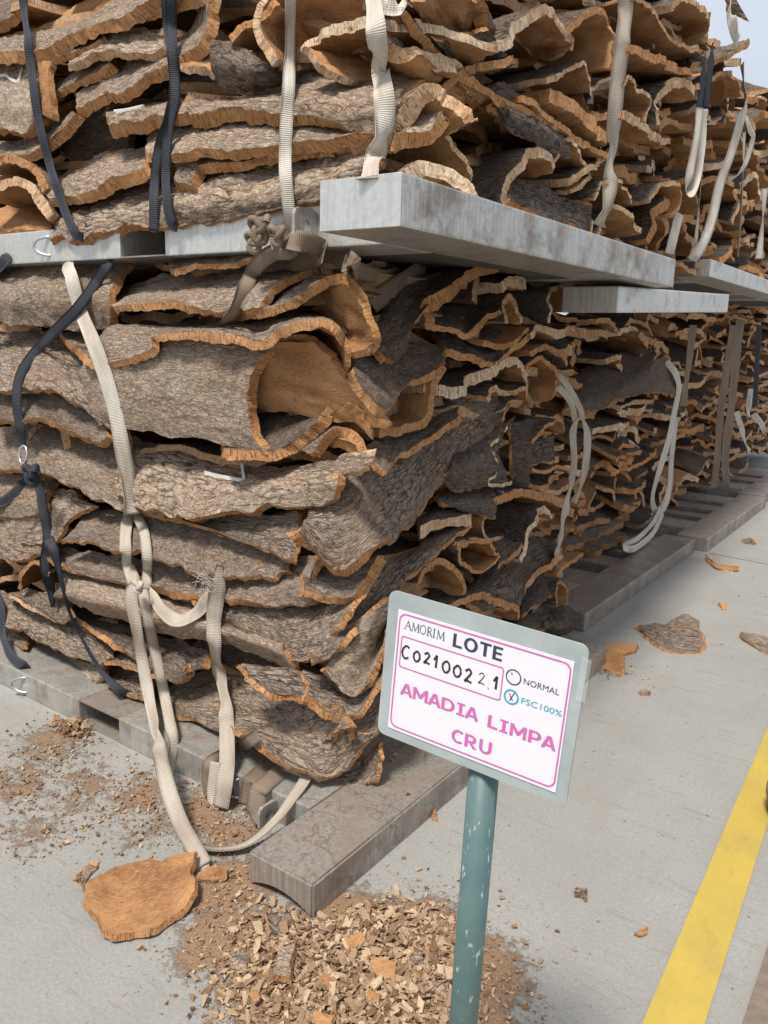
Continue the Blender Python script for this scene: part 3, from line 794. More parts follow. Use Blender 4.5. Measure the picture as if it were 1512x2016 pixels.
LR('r', "955,785 975,760 1000,770 1030,758 1040,775", 'crumpled pale orange end below the pale stepped edge', t=.016, pale=.5)
LR('r', "1036,785 1040,730 1058,702 1085,712 1098,742 1092,790", 'reddish brown curl end left of the thin double strap', t=.014, tone=.7)
LS('r', ["900,885,.05 950,850,.05 1000,837,0", "880,930,0 920,915,-.02 985,890,-.01", "865,948,.03 900,968,.02 960,960,.01 1004,946,0"], 'gnarled dark log-like roll in the middle of the right face', t=.02, tone=.75, lichen=.15)
LR('r', "1003,838 988,862 968,880 978,905 990,925 965,950 1008,948", 'pale jagged open end inside the gnarled roll', t=.013, pale=1., ext=(-.12, 0, 0))
LS('r', ["1006,832,.06 1060,826,.06", "1004,890,.0 1050,885,.0", "1010,948,.03 1044,952,.03"], 'upright dark panel of bark right of the gnarled roll', t=.014, tone=.6)
LS('r', ["1046,862,.05 1092,852,.05", "1046,914,0 1092,910,0"], 'square dark brown panel with thin orange edges', t=.012, tone=.65)
LR('r', "1046,868 1062,848 1082,832 1104,826 1114,848", 'small greenish arch above the square dark panel', t=.012, tone=.75)
LR('r', "1048,918 1070,928 1098,914 1122,922", 'orange stepped edge under the square dark panel', t=.014, tone=.7)
LS('r', ["856,970,.1 920,962,.1 975,955,.05", "880,992,.02 930,990,.02 975,990,0", "915,1010,.02 950,1015,0 974,1022,0"], 'wedge shaped grey slab under the gnarled roll', t=.014, tone=.85)
LR('r', "972,982 1000,968 1040,962 1082,972 1112,985 1132,1002", 'smooth blue grey slab with a long bowed orange edge', t=.028, ext=(-.5, 0, 0), tone=.6)
LS('r', ["825,1002,.2 870,985,.15 928,1000,.1", "820,1036,0 870,1022,0 924,1012,0"], 'slab with a pale thick edge right below the great diagonal slab', t=.034, tone=.85, pale=.8)
LR('r', "1022,1100 1040,1052 1056,1013 1072,997 1092,1018", 'dark slab with a pale bent edge like a knee', t=.02, ext=(-.55, 0, 0), tone=.62, pale=1.)
LR('r', "958,1015 961,1046 972,1062 988,1052", 'thin pale hook shaped bark edge', t=.009, pale=1., ext=(-.3, 0, 0), tone=.6)
LR('r', "898,1068 938,1060 964,1066 976,1085 986,1096 952,1130 912,1112 898,1082", 'six sided tube of bark with an orange inside', t=.014, ext=(-.4, 0, 0), tone=.75, side=-1)
LS('r', ["900,1052,.15 930,1038,.15 972,1060,.05", "893,1064,0 930,1066,0 968,1064,0"], 'flat brown lid lying on the six sided tube', t=.012, tone=.9)
LS('r', ["970,1072,.1 1000,1055,.1 1028,1062,.03", "985,1112,0 1005,1098,0 1026,1076,0"], 'short light brown slab right of the six sided tube', t=.018, tone=1.05)
LR('r', "824,1152 832,1120 855,1104 880,1102 900,1120 914,1150 912,1172", 'neat orange arch above the lot sign', t=.018, ext=(-.4, 0, 0), tone=.75)
LS('r', ["915,1160,.15 980,1105,.15 1050,1055,.15 1108,1072,.1", "920,1182,.05 1000,1145,.05 1102,1086,.03", "955,1205,0 1018,1197,0 1040,1140,0 1104,1090,0"], 'long grey slab slanting up right just above the lot sign', t=.02, tone=.95)
LR('r', "870,1200 910,1180 950,1168 975,1175 1000,1186 1022,1194 1026,1212", 'wavy bright orange slab touching the top of the lot sign', t=.022, ext=(-.3, 0, 0), tone=.8)
LS('r', ["1025,1162,.1 1060,1122,.1 1100,1138,.05", "1030,1212,0 1060,1187,0 1092,1172,0"], 'dark purplish slab above the top right of the lot sign', t=.016, tone=.6)
LR('r', "1092,1196 1094,1160 1104,1146 1117,1162 1116,1190", 'small orange curl at the foot of the right face', t=.012, tone=.8)
LS('r', ["1000,1226,.1 1040,1206,.1 1097,1212,.05", "1005,1246,0 1060,1240,0 1096,1228,0"], 'flat stub with an orange edge just over the sign corner', t=.018, tone=.8)
LS('r', ["1080,1205,.1 1110,1188,.08 1137,1206,.02", "1072,1230,0 1105,1228,-.03 1136,1222,0", "1072,1250,.02 1110,1254,0 1130,1240,0"], 'rough black stump of bark lying on the pallet above the sign corner', t=.02, tone=.7, rough=1.6)
LR('r', "1098,1130 1120,1108 1150,1088", 'orange brown offcut at the foot of the doubled strap', t=.014, inside=True, ext=(-.2, 0, 0))
LR('r', "985,560 1000,545 1020,542 1045,548", 'pale topped slab end below the pallet bar', t=.028, tone=.7, pale=.8)
LR('r', "996,635 1000,600 1012,578 1025,590 1030,632", 'narrow pointed arch of bark under the pallet bar', t=.018, pale=.7, tone=.7)
LR('r', "1080,632 1082,575 1104,562 1124,566 1128,612", 'boxy pale edged curl beside the second pallet bar', t=.014, pale=.9, tone=.6)
LR('r', "1046,655 1060,640 1092,648 1128,642", 'pale thick wavy end right of the charcoal notched slab', t=.024, pale=.9, tone=.65)
LR('r', "1046,690 1075,680 1108,692 1118,720", 'orange tongue above the thin double strap', t=.02, inside=True, tone=.7)
BIG = 'cork bark slabs in the second lower stack'
o = S('q', ["1118,745,.25 1200,700,.25 1292,682,.2", "1115,790,.04 1200,765,.04 1284,722,.03", "1118,804,0 1150,809,0 1190,804,0 1212,786,0 1265,776,0"], 'huge black smooth slab sagging in the second stack behind the double strap', crack=.05, t=.032, tone=.42); o['group'] = BIG
o = S('q', ["1272,722,.06 1310,704,.06 1332,735,.03", "1256,774,0 1290,772,0 1332,780,0"], 'black crackled slab corner under the top of the long looped strap', t=.02, tone=.55); o['group'] = BIG

# ------------------------------------------------------------------ the near upper stack: its front
G = 'cork bark slabs in the near upper stack'
US = lambda *a, **k: LS(*a, kw_thick=True, **k)
UR = LR
US('f', ["110,400,.15 250,370,.15 360,340,.15 500,310,.15 620,285,.15 738,272,.1", "105,435,.02 250,415,.02 400,390,0 560,370,0 738,312,0", "98,468,0 160,475,0 200,455,0 280,445,0 400,445,0 540,412,0 645,396,0"],
   'long deeply cracked slab lying along the upper pallet beam', crack=1., t=.034, tone=1.25, rough=1.7)
US('f', ["110,350,.12 180,310,.12 300,283,.12", "90,372,.03 180,345,.03 290,318,.03", "95,390,0 130,386,0 180,370,0 225,350,0 287,335,0"], 'short slab with a chunky orange edge left of the two black straps', t=.03, tone=1.15, flare=.7)
US('f', ["290,268,.12 330,230,.12 460,222,.12 620,225,.12 722,250,.1", "285,290,.03 400,265,.03 560,255,.03 660,262,.03", "290,305,0 340,303,0 400,290,0 450,298,0 560,282,0 640,275,0 705,255,0"],
   'pinkish grey slab with a clean ochre lower edge behind the black straps', crack=.4, t=.028, tone=1.3, flare=.7)
US('f', ["385,302,.1 650,272,.1", "390,324,.04 480,314,.04 660,287,.04"], 'thin shaded slab under the pinkish grey slab', t=.022, tone=.9)
US('f', ["345,312,.06 398,298,.06", "342,360,0 372,364,0"], 'short standing stub of bark right of the two black straps', t=.03, tone=1.0)
US('f', ["215,218,.15 330,195,.15 480,185,.15 600,163,.15 700,150,.15 835,152,.15,C", "212,225,.03 330,205,.03 500,195,.03 600,190,.02 720,200,0 800,190,.02,C", "208,242,0 330,229,0 470,222,0 520,217,0 620,232,0 700,262,0 752,272,0"],
   'long slab with a white chalk dash on its left tip, reaching to the arched end', t=.030, tone=1.15, flare=.6)
UR('C', "752,270 775,236 800,200 835,165 870,168 910,200 935,230 944,256", 'thick pale arched end at the corner of the upper stack', t=.042, ext=(-.3, .08, 0), tone=1.1, pale=.45)
US('C', ["785,238,.1 830,200,.1 866,195,.05", "773,262,0 845,258,0 872,232,0"], 'small light slab tucked under the thick pale arch', t=.028, tone=1.2)
UR('u', "862,205 886,240 905,290 928,345", 'thin slanting slab closing the cave under the pale arch', t=.016, ext=(-.3, 0, 0), tone=.8, pale=.4)
UR('C', "780,350 818,318 850,316 900,330 930,352 946,390", 'pale bleached arched slab standing on the pallet bar', t=.034, ext=(-.4, .2, 0), pale=1., tone=.9)
UR('u', "760,5 790,18 830,60 870,110 920,150 980,185 1060,220 1108,248", 'very long thin slab running diagonally down right behind the white strap', t=.020, ext=(-.14, .42, .05), tone=1.0)
UR('u', "754,55 790,95 820,92 872,110 905,122 945,165 950,182", 'thick slab with a bleached striped edge under the long diagonal slab', t=.036, ext=(-.12, .45, .0), pale=.6, tone=.75)
US('u', ["945,182,.1 985,164,.1 1035,190,.1 1097,222,.05", "972,205,0 1020,225,-.01 1070,250,-.01 1122,292,0", "980,217,.02 1000,255,.02 1050,285,.02 1090,312,.02 1124,314,0"], 'oval dark scaly slab in the middle of the upper right face', t=.026, tone=.8)
UR('u', "994,404 1006,355 1030,304 1054,291 1082,300 1094,332", 'grey slab with a cream arched edge standing above the pallet bar', t=.026, ext=(-.5, 0, 0), pale=.9, tone=.7)
UR('u', "1090,335 1118,270 1142,300 1170,346 1152,362 1128,388", 'broad cone shaped orange hollow right of the cream arch', t=.014, ext=(-.3, 0, 0), tone=.9, pale=.5)
US('u', ["1012,352,.08 1070,360,.05 1108,388,.05 1170,408,0", "1000,400,0 1060,425,0 1110,440,0 1162,460,0"], 'dark crusty slab leaning against the top of the pallet bar', t=.022, tone=.75, flare=.9)
UR('u', "1172,472 1184,426 1207,401 1238,418 1264,452", 'bright orange hollow with a cream arch near the far end of the pallet bar', t=.018, ext=(-.28, 0, 0), pale=.8, tone=.9)
UR('u', "1168,440 1164,470 1174,478", 'small pale upright edge left of the bright orange hollow', t=.018, pale=.9, ext=(-.2, 0, 0))
# big orange curls at the top
US('f', ["538,-30,0 640,-30,.1 730,-30,.15", "512,50,0 600,55,.16 730,50,.22", "542,112,0 600,140,.16 700,150,.25"], 'wide orange inner face with a chipped white edge behind the thin white strap', t=.02, inside=True, tone=.9, pale=1.)
UR('f', "645,158 608,118 586,95 622,60 672,43 730,26", 'orange brown hollow with a cream upper edge left of the wide white strap', t=.022, ext=(.14, .45, .02), pale=1., tone=.9)
US('f', ["418,76,0 460,85,.02 510,110,.05 560,140,.1", "417,120,0 470,135,-.01 520,145,.03 562,158,.1", "420,152,.03 450,180,.05 520,182,.1 560,174,.12"], 'dark furry barked stub between the black and the thin white strap', t=.02, tone=.6)
US('f', ["354,108,.06 420,102,.06", "358,128,0 420,148,0"], 'orange tongue of bark left of the dark furry stub', t=.018, inside=True, pale=.6)
UR('f', "452,72 470,42 500,32 520,26 538,0", 'small orange arch above the dark furry stub', t=.018, ext=(-.1, .4, 0))
US('f', ["-30,75,.15 60,68,.15 150,40,.15 260,-25,.15", "-30,100,0 60,100,0 150,62,0 240,30,0 340,-25,0"], 'long pale slab sloping up right across the top left corner', t=.034, tone=1.25, flare=.6)
US('f', ["50,58,.3 150,10,.3 240,-30,.3", "70,78,.2 200,38,.2 300,-20,.2"], 'orange brown slab behind the top left sloping slab', t=.03, inside=True)
US('f', ["250,-10,.12 330,-25,.12 380,-35,.12", "258,30,.02 320,12,.02 385,-20,.02"], 'short orange edged slab at the top beside the black straps', t=.03, tone=1.1)
US('f', ["65,103,.1 205,62,.1", "95,122,.02 150,100,.02 208,76,.02"], 'orange strip right below the top left sloping slab', t=.022, tone=1.)
US('f', ["135,116,.08 200,70,.08 280,58,.08 327,70,.08", "130,130,0 160,116,0 200,98,0 250,106,0 290,112,0 320,88,0"], 'light wavy slab left of the black straps near the top', t=.022, tone=1.3, pale=.3)
US('f', ["95,165,.1 160,130,.1 212,104,.1", "95,186,.03 150,162,.03 213,122,.03"], 'narrow orange edged slab under the light wavy slab', t=.024, tone=.9)
US('f', ["140,180,.1 210,140,.1 300,98,.1 380,55,.1 400,-30,.1", "150,196,.02 230,165,.02 320,120,.02 398,65,.02 410,-30,.02", "145,214,0 180,199,0 250,176,0 330,126,0 398,76,0 416,10,0 418,-30,0"],
   'long grey slab bending upwards behind the black straps', t=.026, tone=1.05, flare=.6)
US('f', ["-30,128,.08 40,120,.08 92,110,.08", "-30,200,0 40,200,0 76,200,0", "-30,256,0 30,260,0 80,248,0"], 'grey slab with a white chalk tick at the left frame edge', t=.028, tone=1.25)
US('f', ["74,114,.02 99,120,.02", "70,170,0 95,172,0", "70,214,0 102,236,0"], 'upright orange slab edge beside the chalk tick slab', t=.02, inside=True)
US('f', ["-30,278,.1 60,270,.1 142,215,.1", "-30,302,0 50,304,0 110,272,0 149,228,0"], 'slab curving up right under the chalk tick slab', t=.026, tone=1.)
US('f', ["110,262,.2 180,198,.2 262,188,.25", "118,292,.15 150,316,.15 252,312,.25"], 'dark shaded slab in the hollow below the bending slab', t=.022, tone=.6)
UR('f', "-30,322 10,303 50,315 80,340 94,370", 'low orange arch at the left frame edge', t=.028, ext=(-.15, .45, 0), tone=.9)
UR('f', "-30,372 20,350 60,360 90,390 108,422", 'pale edged hollow lowest at the left frame edge of the upper stack', t=.034, ext=(-.15, .45, 0), pale=.6, tone=.9)
US('f', ["-30,412,.2 50,402,.2 108,428,.2", "-30,452,.05 105,454,.05"], 'brown flat slab lying on the pallet beam at the left frame edge', t=.02, inside=True)
US('f', ["-30,-20,.25 60,-20,.25", "-30,60,.15 40,20,.15"], 'dark slab in the very top left corner', t=.03, tone=.7)
# upper right face near the top of the picture
UR('u', "790,-20 850,-30 930,-25 958,5 964,42", 'orange panel with a striped right edge at the top centre', t=.03, ext=(-.15, .4, .0), tone=.8)
UR('u', "848,70 905,62 962,52", 'flat orange floor below the top centre panel', t=.014, ext=(-.12, .4, .02), inside=True)
UR('u', "938,94 965,82 1000,69 1024,40 1062,12 1088,16 1110,50 1138,72 1136,112", 'large slab with a cream wave shaped edge at the top of the right face', t=.024, ext=(-.5, 0, 0), pale=.8, tone=.8)
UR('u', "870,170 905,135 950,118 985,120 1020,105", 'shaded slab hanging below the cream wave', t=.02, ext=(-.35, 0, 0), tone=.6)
UR('u', "1110,58 1150,22 1180,14 1202,36 1208,80 1200,140", 'tall orange hollow left of the wide grey white strap', t=.02, ext=(-.5, 0, 0), tone=.8)
UR('u', "1072,156 1140,126 1155,120 1162,150 1174,172 1202,146", 'dark slab with a pale torn flap under the tall orange hollow', t=.014, ext=(-.4, 0, 0), pale=.6, tone=.7)
UR('u', "1084,172 1112,184 1142,206 1172,236 1196,266", 'thick cracked orange edge slanting down to the wide grey white strap', t=.040, ext=(-.4, 0, 0), tone=.9)
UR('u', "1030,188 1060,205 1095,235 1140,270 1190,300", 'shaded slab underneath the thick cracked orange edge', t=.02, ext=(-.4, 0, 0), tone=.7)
UR('u', "1168,390 1180,362 1200,350 1222,352 1240,380 1244,398", 'nested double arch behind the lower end of the wide grey white strap', t=.014, ext=(-.4, 0, 0), pale=.5, tone=.8)
UR('u', "1122,350 1150,330 1170,322 1195,300", 'dark slab with striped edge beside the cone shaped hollow', t=.022, ext=(-.4, 0, 0), pale=.5, tone=.7)
UR('u', "1225,215 1260,235 1290,262 1320,275", 'long grey plank end right of the wide grey white strap', t=.028, ext=(-.4, 0, .05), pale=.6, tone=.9)
UR('u', "1290,245 1292,200 1310,165 1335,150 1358,158 1366,180", 'dark curl with a thick striped arch in the upper right', t=.032, ext=(-.4, 0, 0), pale=.6, tone=.6)
UR('u', "1228,170 1236,148 1250,158 1254,176 1275,180 1282,205 1270,245", 'thin pale S-curled edge right of the wide grey white strap', t=.011, ext=(-.35, 0, 0), pale=.9, tone=.6)
UR('u', "1280,390 1300,362 1330,356 1342,372 1340,410 1326,428", 'rolled tube with nested rings above the end of the pallet bar', t=.018, ext=(-.4, 0, 0), pale=.4, tone=.9)
UR('u', "1232,85 1262,95 1300,108 1335,128 1360,135", 'broad rough slab end with crumbly edge, upper right', t=.03, ext=(-.4, 0, 0), tone=.8)
UR('u', "1250,-10 1290,15 1308,50 1320,75 1350,88 1388,100", 'wavy slab edge swinging under a dark hollow at the top right', t=.016, ext=(-.45, 0, 0), pale=.3, tone=.8)
UR('u', "1318,10 1345,-8 1375,5 1396,30 1400,62 1392,85", 'tall arch around the dark hollow at the top right', t=.024, ext=(-.45, 0, 0), pale=.5, tone=.8)
US('u', ["1352,108,.1 1420,92,.05 1478,74,-.05", "1362,126,0 1420,112,-.02 1472,84,-.08"], 'grey slab jutting out against the sky at the top right', t=.02, tone=1.3)
US('u', ["1432,-5,-.02 1452,-5,-.06", "1434,28,-.02 1476,42,-.12"], 'curled slab tip sticking up into the sky', t=.02, tone=1.2, pale=.8)
UR('u', "1362,172 1385,160 1420,140 1448,142 1455,165 1460,182", 'pale orange hollow beneath the jutting grey slab', t=.02, ext=(-.4, 0, 0), pale=.3, tone=.9)

# ------------------------------------------------------------------ stacks filled by settling slabs one on another
def settle(y0, y1, z0, z1, xp, lean=0., seed=1, wmin=.38, wmax=1.0, tmin=.028, tmax=.052, amp=1.):
    """Drop wavy slab profiles on the lowest spot of the pile until it is full; yields (profile, thickness, tone...)."""
    r = random.Random(seed)
    n = int((y1 - y0) / .02)
    ys = y0 + (np.arange(n) + .5) * .02
    h = np.full(n, z0, float)
    out = []
    for _ in range(900):
        if h.min() > z1 or len(out) > 320: break
        i = int(np.argmin(h + NPR.rand(n) * .03))
        w = r.uniform(wmin, wmax)
        c = ys[i] + r.uniform(-.3, .3) * w
        a, b = max(c - w / 2, y0 - .05), min(c + w / 2, y1 + .05)
        if b - a < .12: h[i] += .03; continue
        th = r.uniform(tmin, tmax)
        kind = r.choice(['flat', 'flat', 'wave', 'wave', 'arch', 'arch', 'curl', 'cup', 'hook', 'tilt'])
        if kind in ('curl', 'tilt'):
            w = r.uniform(.26, .5); a, b = max(c - w / 2, y0 - .05), min(c + w / 2, y1 + .05)
        u = np.linspace(0, 1, 13)
        A = r.uniform(.02, .05) * amp
        if kind == 'flat': z = r.uniform(-.03, .03) * u + .012 * np.sin(u * 5 + r.random() * 6)
        elif kind == 'wave': z = A * .7 * np.sin(u * r.uniform(3, 6.5) + r.random() * 6)
        elif kind == 'curl': z = w * r.uniform(.3, .55) * np.sin(np.pi * u) ** .7
        elif kind == 'tilt': z = r.choice([-1, 1]) * r.uniform(.08, .16) * u + .015 * np.sin(u * 6)
        elif kind == 'arch': z = A * 2.2 * np.sin(np.pi * u) ** .8
        elif kind == 'cup': z = -A * 1.1 * np.sin(np.pi * u)
        else: z = A * 1.6 * (1 - np.abs(2 * u - r.uniform(.7, 1.5)))
        z = z + r.uniform(-.05, .05) * u + .01 * np.sin(u * 11 + r.random() * 6)
        py = a + (b - a) * u
        m = (ys > a) & (ys < b)
        if not m.any(): continue
        zi = np.interp(ys[m], py, z)
        off = np.max(h[m] - zi) + .001
        off = off - min(.035, .5 * (off - np.median(h[m] - zi)))
        if off + z.max() > z1 + .05: 
            h[i] += .04; continue
        h[m] = np.maximum(h[m], zi + off + th)
        x = xp + lean * (off - z0) + r.uniform(-.15, .08)
        prof = np.stack([x + .035 * np.sin(u * 4 + r.random() * 6) + .03 * (NPR.rand(13) - .5), py, off + z + th + .006 * (NPR.rand(13) - .5)], 1)
        out.append((prof, th, kind, r.uniform(.42, .95), r.choice([0, 0, 0, .3, .6, 1.]), (c - y0) / (y1 - y0), (off - z0) / (z1 - z0), r.random() < .15))
    return out

SEEN = {}
def stack(y0, y1, z0, z1, xp, where, group, seed, limit, droop=.30, **kw):
    """Builds settled slabs as things; what goes past the limit becomes one mass."""
    rest = []
    L = settle(y0, y1, z0, z1, xp, seed=seed, **kw)
    for k, (prof, th, kind, tone, pale, fy, fz, ins) in enumerate(L):
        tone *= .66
        rr = random.Random(seed * 1000 + k)
        ext = V3(-rr.uniform(.5, .75), rr.uniform(-.16, .16), rr.uniform(-.02, droop))
        rows = [prof, prof + ext * .5, prof + ext]
        if k >= limit:
            rest.append((rows, th, ins)); continue
        shape = {'flat': 'flat', 'wave': 'wavy', 'arch': 'arched', 'cup': 'sagging', 'hook': 'bent', 'curl': 'curled', 'tilt': 'slanting'}[kind]
        edge = 'cream edged' if pale > .5 else ('orange edged' if pale == 0 else 'tan edged')
        side = 'inner side up ' if ins else ''
        lev = ['at the foot', 'a quarter up', 'halfway up', 'three quarters up', 'at the top'][min(4, int(fz * 5))]
        end = ['near end', 'nearer half', 'farther half', 'far end'][min(3, max(0, int(fy * 4)))]
        w = np.ptp(prof[:, 1])
        size = 'short' if w < .42 else ('long' if w > .65 else 'medium')
        dk = 'dark' if tone < .45 else ('grey' if tone < .56 else 'light')
        lab = f'{size} {dk} {shape} slab, {edge}, {side}{lev} of {where}, {end}'
        for cut in (', ' + edge, 'inner side up ', ' ' + shape):
            if len(lab.split()) <= 15: break
            lab = lab.replace(cut, '', 1)
        for extra in ('upper of two', 'uppermost of three', 'topmost of four'):
            if lab not in SEEN: break
            lab = re.sub('^(short|medium|long)', extra, lab.replace('upper of two ', '').replace('uppermost of three ', ''))
        SEEN[lab] = 1
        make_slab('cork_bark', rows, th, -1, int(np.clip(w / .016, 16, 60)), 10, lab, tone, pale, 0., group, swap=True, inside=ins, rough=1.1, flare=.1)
    return rest

MASS = []
def mass(parts, name, label, cores=()):
    Vs, Fs, Ms, Us, off = [], [], [], [], 0
    for k, (rows, th, ins) in enumerate(parts):
        V, F, m, u = slab_arrays(rows, th, -1, 18, 6, 500 + k, swap=True, inside=ins)
        Vs.append(V); Fs.append(F + off); Ms.append(m); Us.append(u + k * .37); off += len(V)
    for x0, x1, y0, y1, z0, z1 in cores:          # packed middle of a stack
        V = np.array([(x, y, z) for x in (x0, x1) for y in (y0, y1) for z in (z0, z1)], float)
        F = np.array([(0, 1, 3, 2), (4, 6, 7, 5), (0, 4, 5, 1), (2, 3, 7, 6), (0, 2, 6, 4), (1, 5, 7, 3)])
        Vs.append(V); Fs.append(F + off); Ms.append(np.zeros(6, int)); Us.append(V[:, [1, 2]]); off += 8
    me = mesh_np(name, np.vstack(Vs), np.vstack(Fs), np.concatenate(Ms), np.vstack(Us))
    o = link(name, me, BARK_MATS)
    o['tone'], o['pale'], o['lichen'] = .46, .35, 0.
    o['crack'] = .6
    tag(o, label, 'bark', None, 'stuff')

g2, g3 = 'cork bark slabs in the second lower stack', 'cork bark slabs in the far lower stacks'
u2, u3 = 'cork bark slabs in the upper stack above the bar end', 'cork bark slabs in the far upper stacks'
r1 = stack(2.38, 4.95, .112, 1.72, -.74, 'the second lower stack', g2, 3, 70)
r2 = stack(5.02, 7.3, .112, 2.0, -.80, 'the third lower stack', g3, 4, 40)
r3 = stack(7.4, 11.5, .112, 2.02, -.85, 'the last lower stack', g3, 5, 0)
r4 = stack(2.1, 4.02, 1.935, 3.45, -.24, 'the second upper stack', u2, 6, 50, wmin=.28, wmax=.7, droop=.08, amp=1.7)
r5 = stack(4.15, 6.4, 2.142, 3.40, -.34, 'the third upper stack', u3, 8, 45, droop=.08, amp=1.5)
r6 = stack(6.6, 10.5, 2.142, 3.75, -.40, 'the last upper stack', u3, 9, 0)
# slabs deep inside the near stacks, seen only through gaps
r7 = stack(.62, 2.36, .112, 1.84, -.42, '', '', 12, 0)
r8 = stack(.60, 2.3, 1.982, 3.6, -.30, '', '', 13, 0)
def deep(y0, z0, z1, x0, x1, seed):
    out = []
    for prof, th, kind, tone, pale, fy, fz, ins in settle(x0, x1, z0, z1, 0., seed=seed):
        A = np.stack([prof[:, 1], y0 + prof[:, 0], prof[:, 2]], 1)
        e = V3(.03, .45, 0)
        out.append(([A, A + e * .5, A + e], th, ins))
    return out
r9 = deep(.68, .112, 1.84, -2.9, -.45, 21) + deep(.68, 1.982, 3.5, -2.9, -.35, 22)
mass(r1 + r2 + r3, 'bark_heap', 'remaining slabs in the far lower stacks, receding to the right', [(-2.6, -1.35, 2.75, 4.85, .12, 1.65), (-2.6, -1.4, 5.1, 11., .12, 1.75)])
mass(r4 + r5 + r6, 'bark_heap', 'remaining slabs in the far upper stacks, receding to the right', [(-2.6, -.9, 2.3, 4., 1.95, 3.2), (-2.6, -1., 4.2, 10., 2.15, 2.95)])
mass(r7 + r8 + r9, 'bark_heap', 'slabs deep inside the two near stacks, glimpsed through gaps', [(-4.4, -.95, .98, 2.24, .115, 1.843), (-4.4, -.85, .98, 2.25, 1.985, 3.45)])

# ------------------------------------------------------------------ webbing straps
NRM = {'f': V3(0, -1, 0), 'r': V3(1, 0, 0), 'c': unit(V3(1, -1, 0)), 'u': V3(1, 0, 0), 'C': unit(V3(1, -1, 0)), 'q': V3(1, 0, 0), 'g': V3(0, 0, 1)}
NRIB = [0]
bpy.context.view_layer.update()
DG = bpy.context.evaluated_depsgraph_get()
def hit_dist(d, t):
    ok, loc, *_ = SC.ray_cast(DG, Vector(CAM), Vector(d))
    if not ok: return t
    h = (np.array(loc) - CAM) @ d
    return min(max(h, t - .45), t + .35)
def ribbon_mesh(name, s, plane, width, d0=-.035, n=None, thick=.0026, wob=.15, lift=.014, wide=1.3, sm=14):
    """Flat webbing along a path. Each stop: px,py[,depth[,plane[,twist degrees[,width factor]]]]."""
    P, tw, wf, nr = [], [], [], []
    for w in s.split():
        a = w.split(',')
        pl = a[3] if len(a) > 3 and a[3] else plane
        d = float(a[2]) if len(a) > 2 and a[2] else d0
        P.append(wp(float(a[0]), float(a[1]), d, pl)); nr.append(NRM[pl])
        tw.append(math.radians(float(a[4])) if len(a) > 4 and a[4] else 0.)
        wf.append(float(a[5]) if len(a) > 5 else 1.)
    P = np.array(P)
    ex_ = np.array([float(len(w.split(',')) > 2 and w.split(',')[2] != '' and (float(w.split(',')[2]) > 0 or float(w.split(',')[2]) < -.105 or (len(w.split(',')) > 3 and w.split(',')[3] == 'g'))) for w in s.split()])
    if plane == 'g': ex_[:] = 1.
    L = np.linalg.norm(np.diff(P, axis=0), axis=1).sum()
    n = n or int(np.clip(L / .010, 16, 160))
    C = spline(P, n)
    if ex_.min() < 1.:
        # let it rest on whatever bark or steel lies behind it
        kk = np.concatenate([[0], np.cumsum(np.linalg.norm(np.diff(P, axis=0), axis=1))]); kk /= kk[-1]
        e_ = np.interp(np.linspace(0, 1, n), kk, ex_)
        D = C - CAM; T0 = np.linalg.norm(D, axis=1); D /= T0[:, None]
        tt = np.array([hit_dist(d_, t_) for d_, t_ in zip(D, T0)]) - lift
        k = max(1, n // sm)
        lo = np.array([tt[max(0, i - k):i + k + 1].min() for i in range(n)])
        ker = np.hanning(2 * k + 3)[1:-1]; ker /= ker.sum()
        lo = np.convolve(np.pad(lo, k, mode='edge'), ker, 'valid')[:n]
        C = CAM + D * (e_ * T0 + (1 - e_) * lo)[:, None]
    # carry twist, width and facing along the path
    key = np.concatenate([[0], np.cumsum(np.linalg.norm(np.diff(P, axis=0), axis=1))]); key /= key[-1]
    q = np.linspace(0, 1, n)
    tw = np.interp(q, key, tw); wf = np.interp(q, key, wf)
    NR = unit(np.stack([np.interp(q, key, np.array(nr)[:, k]) for k in range(3)], 1) + .75 * unit(CAM - C))
    NRIB[0] += 1
    tw = tw + wob * vnoise(np.stack([q * L * 5, q * 0, q * 0], 1), NRIB[0])
    T = unit(np.gradient(C, axis=0))
    W = unit(np.cross(T, NR)); Nn = np.cross(W, T)
    W2 = W * np.cos(tw)[:, None] + Nn * np.sin(tw)[:, None]
    N2 = unit(np.cross(T, W2))
    m = 5
    x = np.linspace(-.5, .5, m)
    hw = width * wf * wide
    cup = .04 * width * (wob > 0)
    front = C[:, None] + W2[:, None] * (x[None, :, None] * hw[:, None, None]) + N2[:, None] * (cup * (4 * x * x - .5))[None, :, None]
    back = front - N2[:, None] * thick
    s_ = q * L
    uv = np.stack([np.repeat(s_, m), np.tile(x * width, n)], 1)
    V = np.vstack([front.reshape(-1, 3), back.reshape(-1, 3)])
    F = [grid_faces(n, m), grid_faces(n, m, n * m)[:, ::-1]]
    for j in (0, m - 1):
        a = np.arange(n - 1) * m + j
        F.append(np.stack([a, a + m, a + m + n * m, a + n * m], 1))
    for i in (0, n - 1):
        a = i * m + np.arange(m - 1)
        F.append(np.stack([a, a + 1, a + 1 + n * m, a + n * m], 1))
    return mesh_np(name, V, np.vstack(F), None, np.vstack([uv, uv]))

